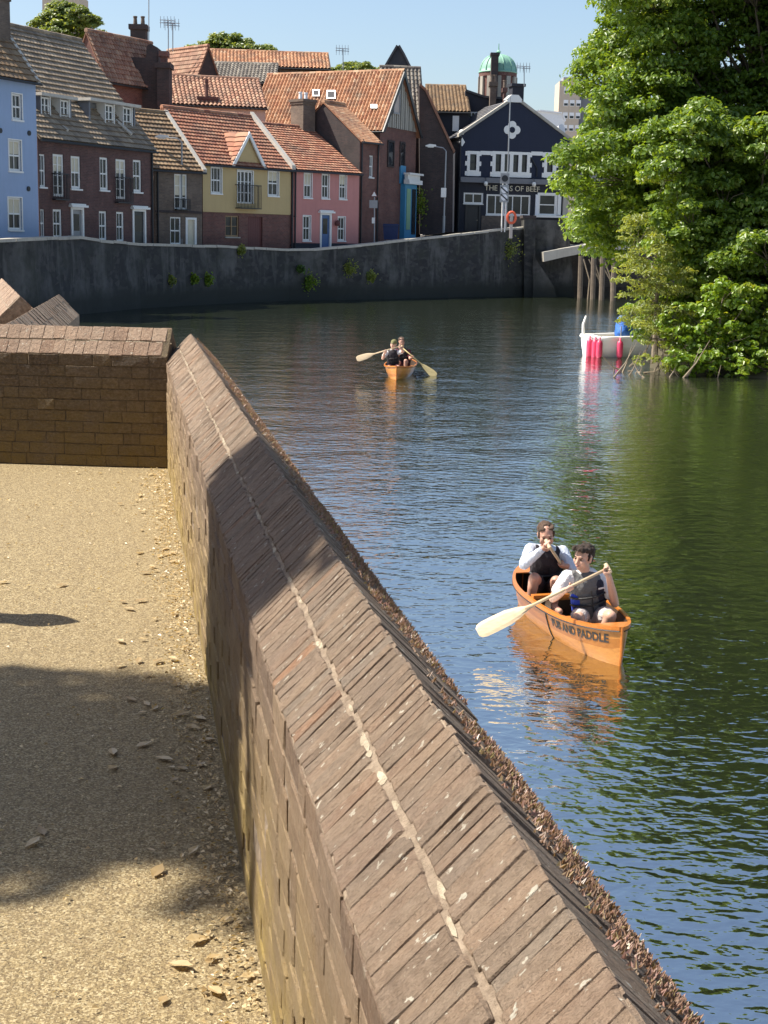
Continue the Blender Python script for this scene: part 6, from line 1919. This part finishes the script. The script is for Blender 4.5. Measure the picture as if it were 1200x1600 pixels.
paddle('wooden paddle of the stern paddler, dipped behind the bow paddler', g2, t2, Vector((-.6, -.6, .3)), 'pale_wood', .5)
# far canoe
D1 = fb.y + .95; D2 = fb.y + 2.0
g3 = at(625, 541, D1 - .3); t3 = at(557, 561, D1 - .35); ax3 = (t3 - g3).normalized()
J = dict(pelvis=at(615, 572, D1), neck=at(613, 548, D1 - .03), head=at(615, 537.5, D1 - .06), shr=at(604, 550, D1 - .03), shl=at(623, 551, D1),
         elr=at(598, 560, D1 - .2), har=g3.lerp(t3, .34), ell=at(630, 549, D1 - .25), hal=g3 + ax3 * .01, axr=ax3, axl=Vector((.3, .9, .1)),
         hpr=at(610, 575, D1 - .03), hpl=at(620, 575, D1 - .03), knr=at(607, 574, D1 - .42), knl=at(622, 574, D1 - .42))
J['anr'] = fc.world(.75, -.08, 0); J['anl'] = fc.world(.77, .08, 0)
person('person', 'front paddler of the distant canoe in white sleeves, dark vest and cap', J, Vector((-.35, -.9, -.1)), ('skin', 'hair', 'cl_white', 'cl_black', 'cl_maroon'), voxel=.018, cap=True)
paddle('wooden paddle held out to the left of the distant canoe', g3, t3, Vector((-.1, -.9, .35)), 'pale_wood', .52)
g4 = at(627, 542, D2 - .5); t4 = at(681, 588, D2 - .6); ax4 = (t4 - g4).normalized()
J = dict(pelvis=at(630, 570, D2), neck=at(629, 546, D2 - .02), head=at(627.5, 534, D2 - .06), shr=at(619, 548, D2 - .05), shl=at(639, 549, D2),
         elr=at(622, 556, D2 - .3), har=g4 + ax4 * .01, ell=at(641, 561, D2 - .2), hal=g4.lerp(t4, .33), axr=Vector((.3, .9, .1)), axl=ax4,
         hpr=at(626, 571, D2 - .05), hpl=at(636, 571, D2 - .05), knr=at(622, 566, D2 - .45), knl=at(634, 564, D2 - .5))
J['anr'] = fc.world(-.05, -.1, 0); J['anl'] = fc.world(-.02, .14, .02)
person('person', 'rear paddler of the distant canoe in dark clothes leaning to the right', J, Vector((.1, -.95, -.15)), ('skin2', 'hair2', 'cl_maroon', 'cl_black', 'cl_maroon'), voxel=.018)
paddle('yellowish wooden paddle reaching to the right of the distant canoe', g4, t4, Vector((-.6, -.35, .7)), 'yellow_wood', .55, .1)

# ------------------------------------------------------------------ moored white boat under the bushes
MAT['fender'] = m_plain('pink_fender', (0.62, 0.05, 0.12), .4, var=.25); MAT['gelcoat'] = m_plain('white_gelcoat', (0.78, 0.77, 0.74), .3, var=.06); MAT['tarp'] = m_plain('blue_canvas', (0.03, 0.13, 0.45), .7, var=.3, scale=8)
p = on_z(905, 556, 0)
ang = R(24)
root = empty('white_boat', (p.x + .38, p.y, 0), ang, label='white moored boat with pink fenders half hidden by the bushes', cat='boat')
LB, BB = 4.6, 1.5
def bsec(f):
    hw = BB / 2 * (1 - max(0, (f - .45) / .55) ** 2.2) * (.9 + .1 * min(1, f * 5)); zs = .62 + .22 * f ** 2
    return [(f * LB, -max(.02, hw), zs), (f * LB + .02, -max(.02, hw * .95), zs - .3), (f * LB + .02, -max(.02, hw * .78), .0), (f * LB + .03, 0, -.25), (f * LB + .02, max(.02, hw * .78), .0), (f * LB + .02, max(.02, hw * .95), zs - .3), (f * LB, max(.02, hw), zs)]
mb = MB(); st = [bsec(i / 14) for i in range(15)]
for a, b in zip(st, st[1:]):
    for k in range(6): mb.face([a[k], b[k], b[k + 1], a[k + 1]])
mb.face(st[0]); mb.build('hull', MAT['gelcoat'], root, smooth=False)
mb = MB()
for a, b in zip(st, st[1:]):
    mb.face([Vector(a[0]) * 1 + Vector((0, .1, -.12)), Vector(b[0]) + Vector((0, min(.1, -b[0][1] * .5), -.12)), Vector(b[6]) + Vector((0, -min(.1, b[6][1] * .5), -.12)), Vector(a[6]) + Vector((0, -.1, -.12))])
mb.build('deck', MAT['cream'], root, fix=False)
for k in (0, 6):
    mb = MB(); mb.tube([Vector(s_[k]) + Vector((0, 0, .02)) for s_ in st], .055, 6); mb.build('gunwale', MAT['gelcoat'], root, smooth=True)
mb = MB(); mb.tube([st[0][0], (0, 0, .66), st[0][6]], .055, 6); mb.build('transom_rail', MAT['gelcoat'], root, smooth=True)
mb = MB(); mb.tube([(0.02, .55, .55), (.02, .58, 1.0), (.12, .6, 1.28)], [.06, .05, .03], 8); mb.build('stern_post', MAT['gelcoat'], root, smooth=True)
for x, y, hl in ((-.08, -.62, .62), (-.08, -.36, .7), (-.08, -.02, .66), (.55, -.86, .6)):
    mb = MB(); mb.lathe([(.01, -hl), (.08, -hl + .04), (.105, -hl + .12), (.105, -.12), (.08, -.05), (.03, -.01), (.025, .08)], (x, y, .58), 10); fd = mb.build('fender', MAT['fender'], root, smooth=True)
    mb = MB(); mb.tube([(x, y, .64), (x + .06, y, .7)], .012, 5); mb.build('rope', MAT['cl_white'], fd)
mb = MB()
mb.v = []; 
b_ = MB(); capsule(b_, (1.15, -.05, .75), (1.25, .1, 1.12), .26, .22); capsule(b_, (1.45, .0, .75), (1.5, .1, 1.0), .2, .15); fuse(b_, 'canvas_cover', MAT['tarp'], root, .04, 2, .04)
b_ = MB(); capsule(b_, (2.2, .1, .8), (2.25, .15, 1.15), .2, .15); fuse(b_, 'canvas_cover', MAT['tarp'], root, .04, 2, .04)
for x in (.8, 1.75, 1.95):
    mb = MB(); mb.tube([(x, -.5, .65), (x, -.5, 1.0)], .02, 6); mb.build('rail_post', MAT['grey_metal'], root)
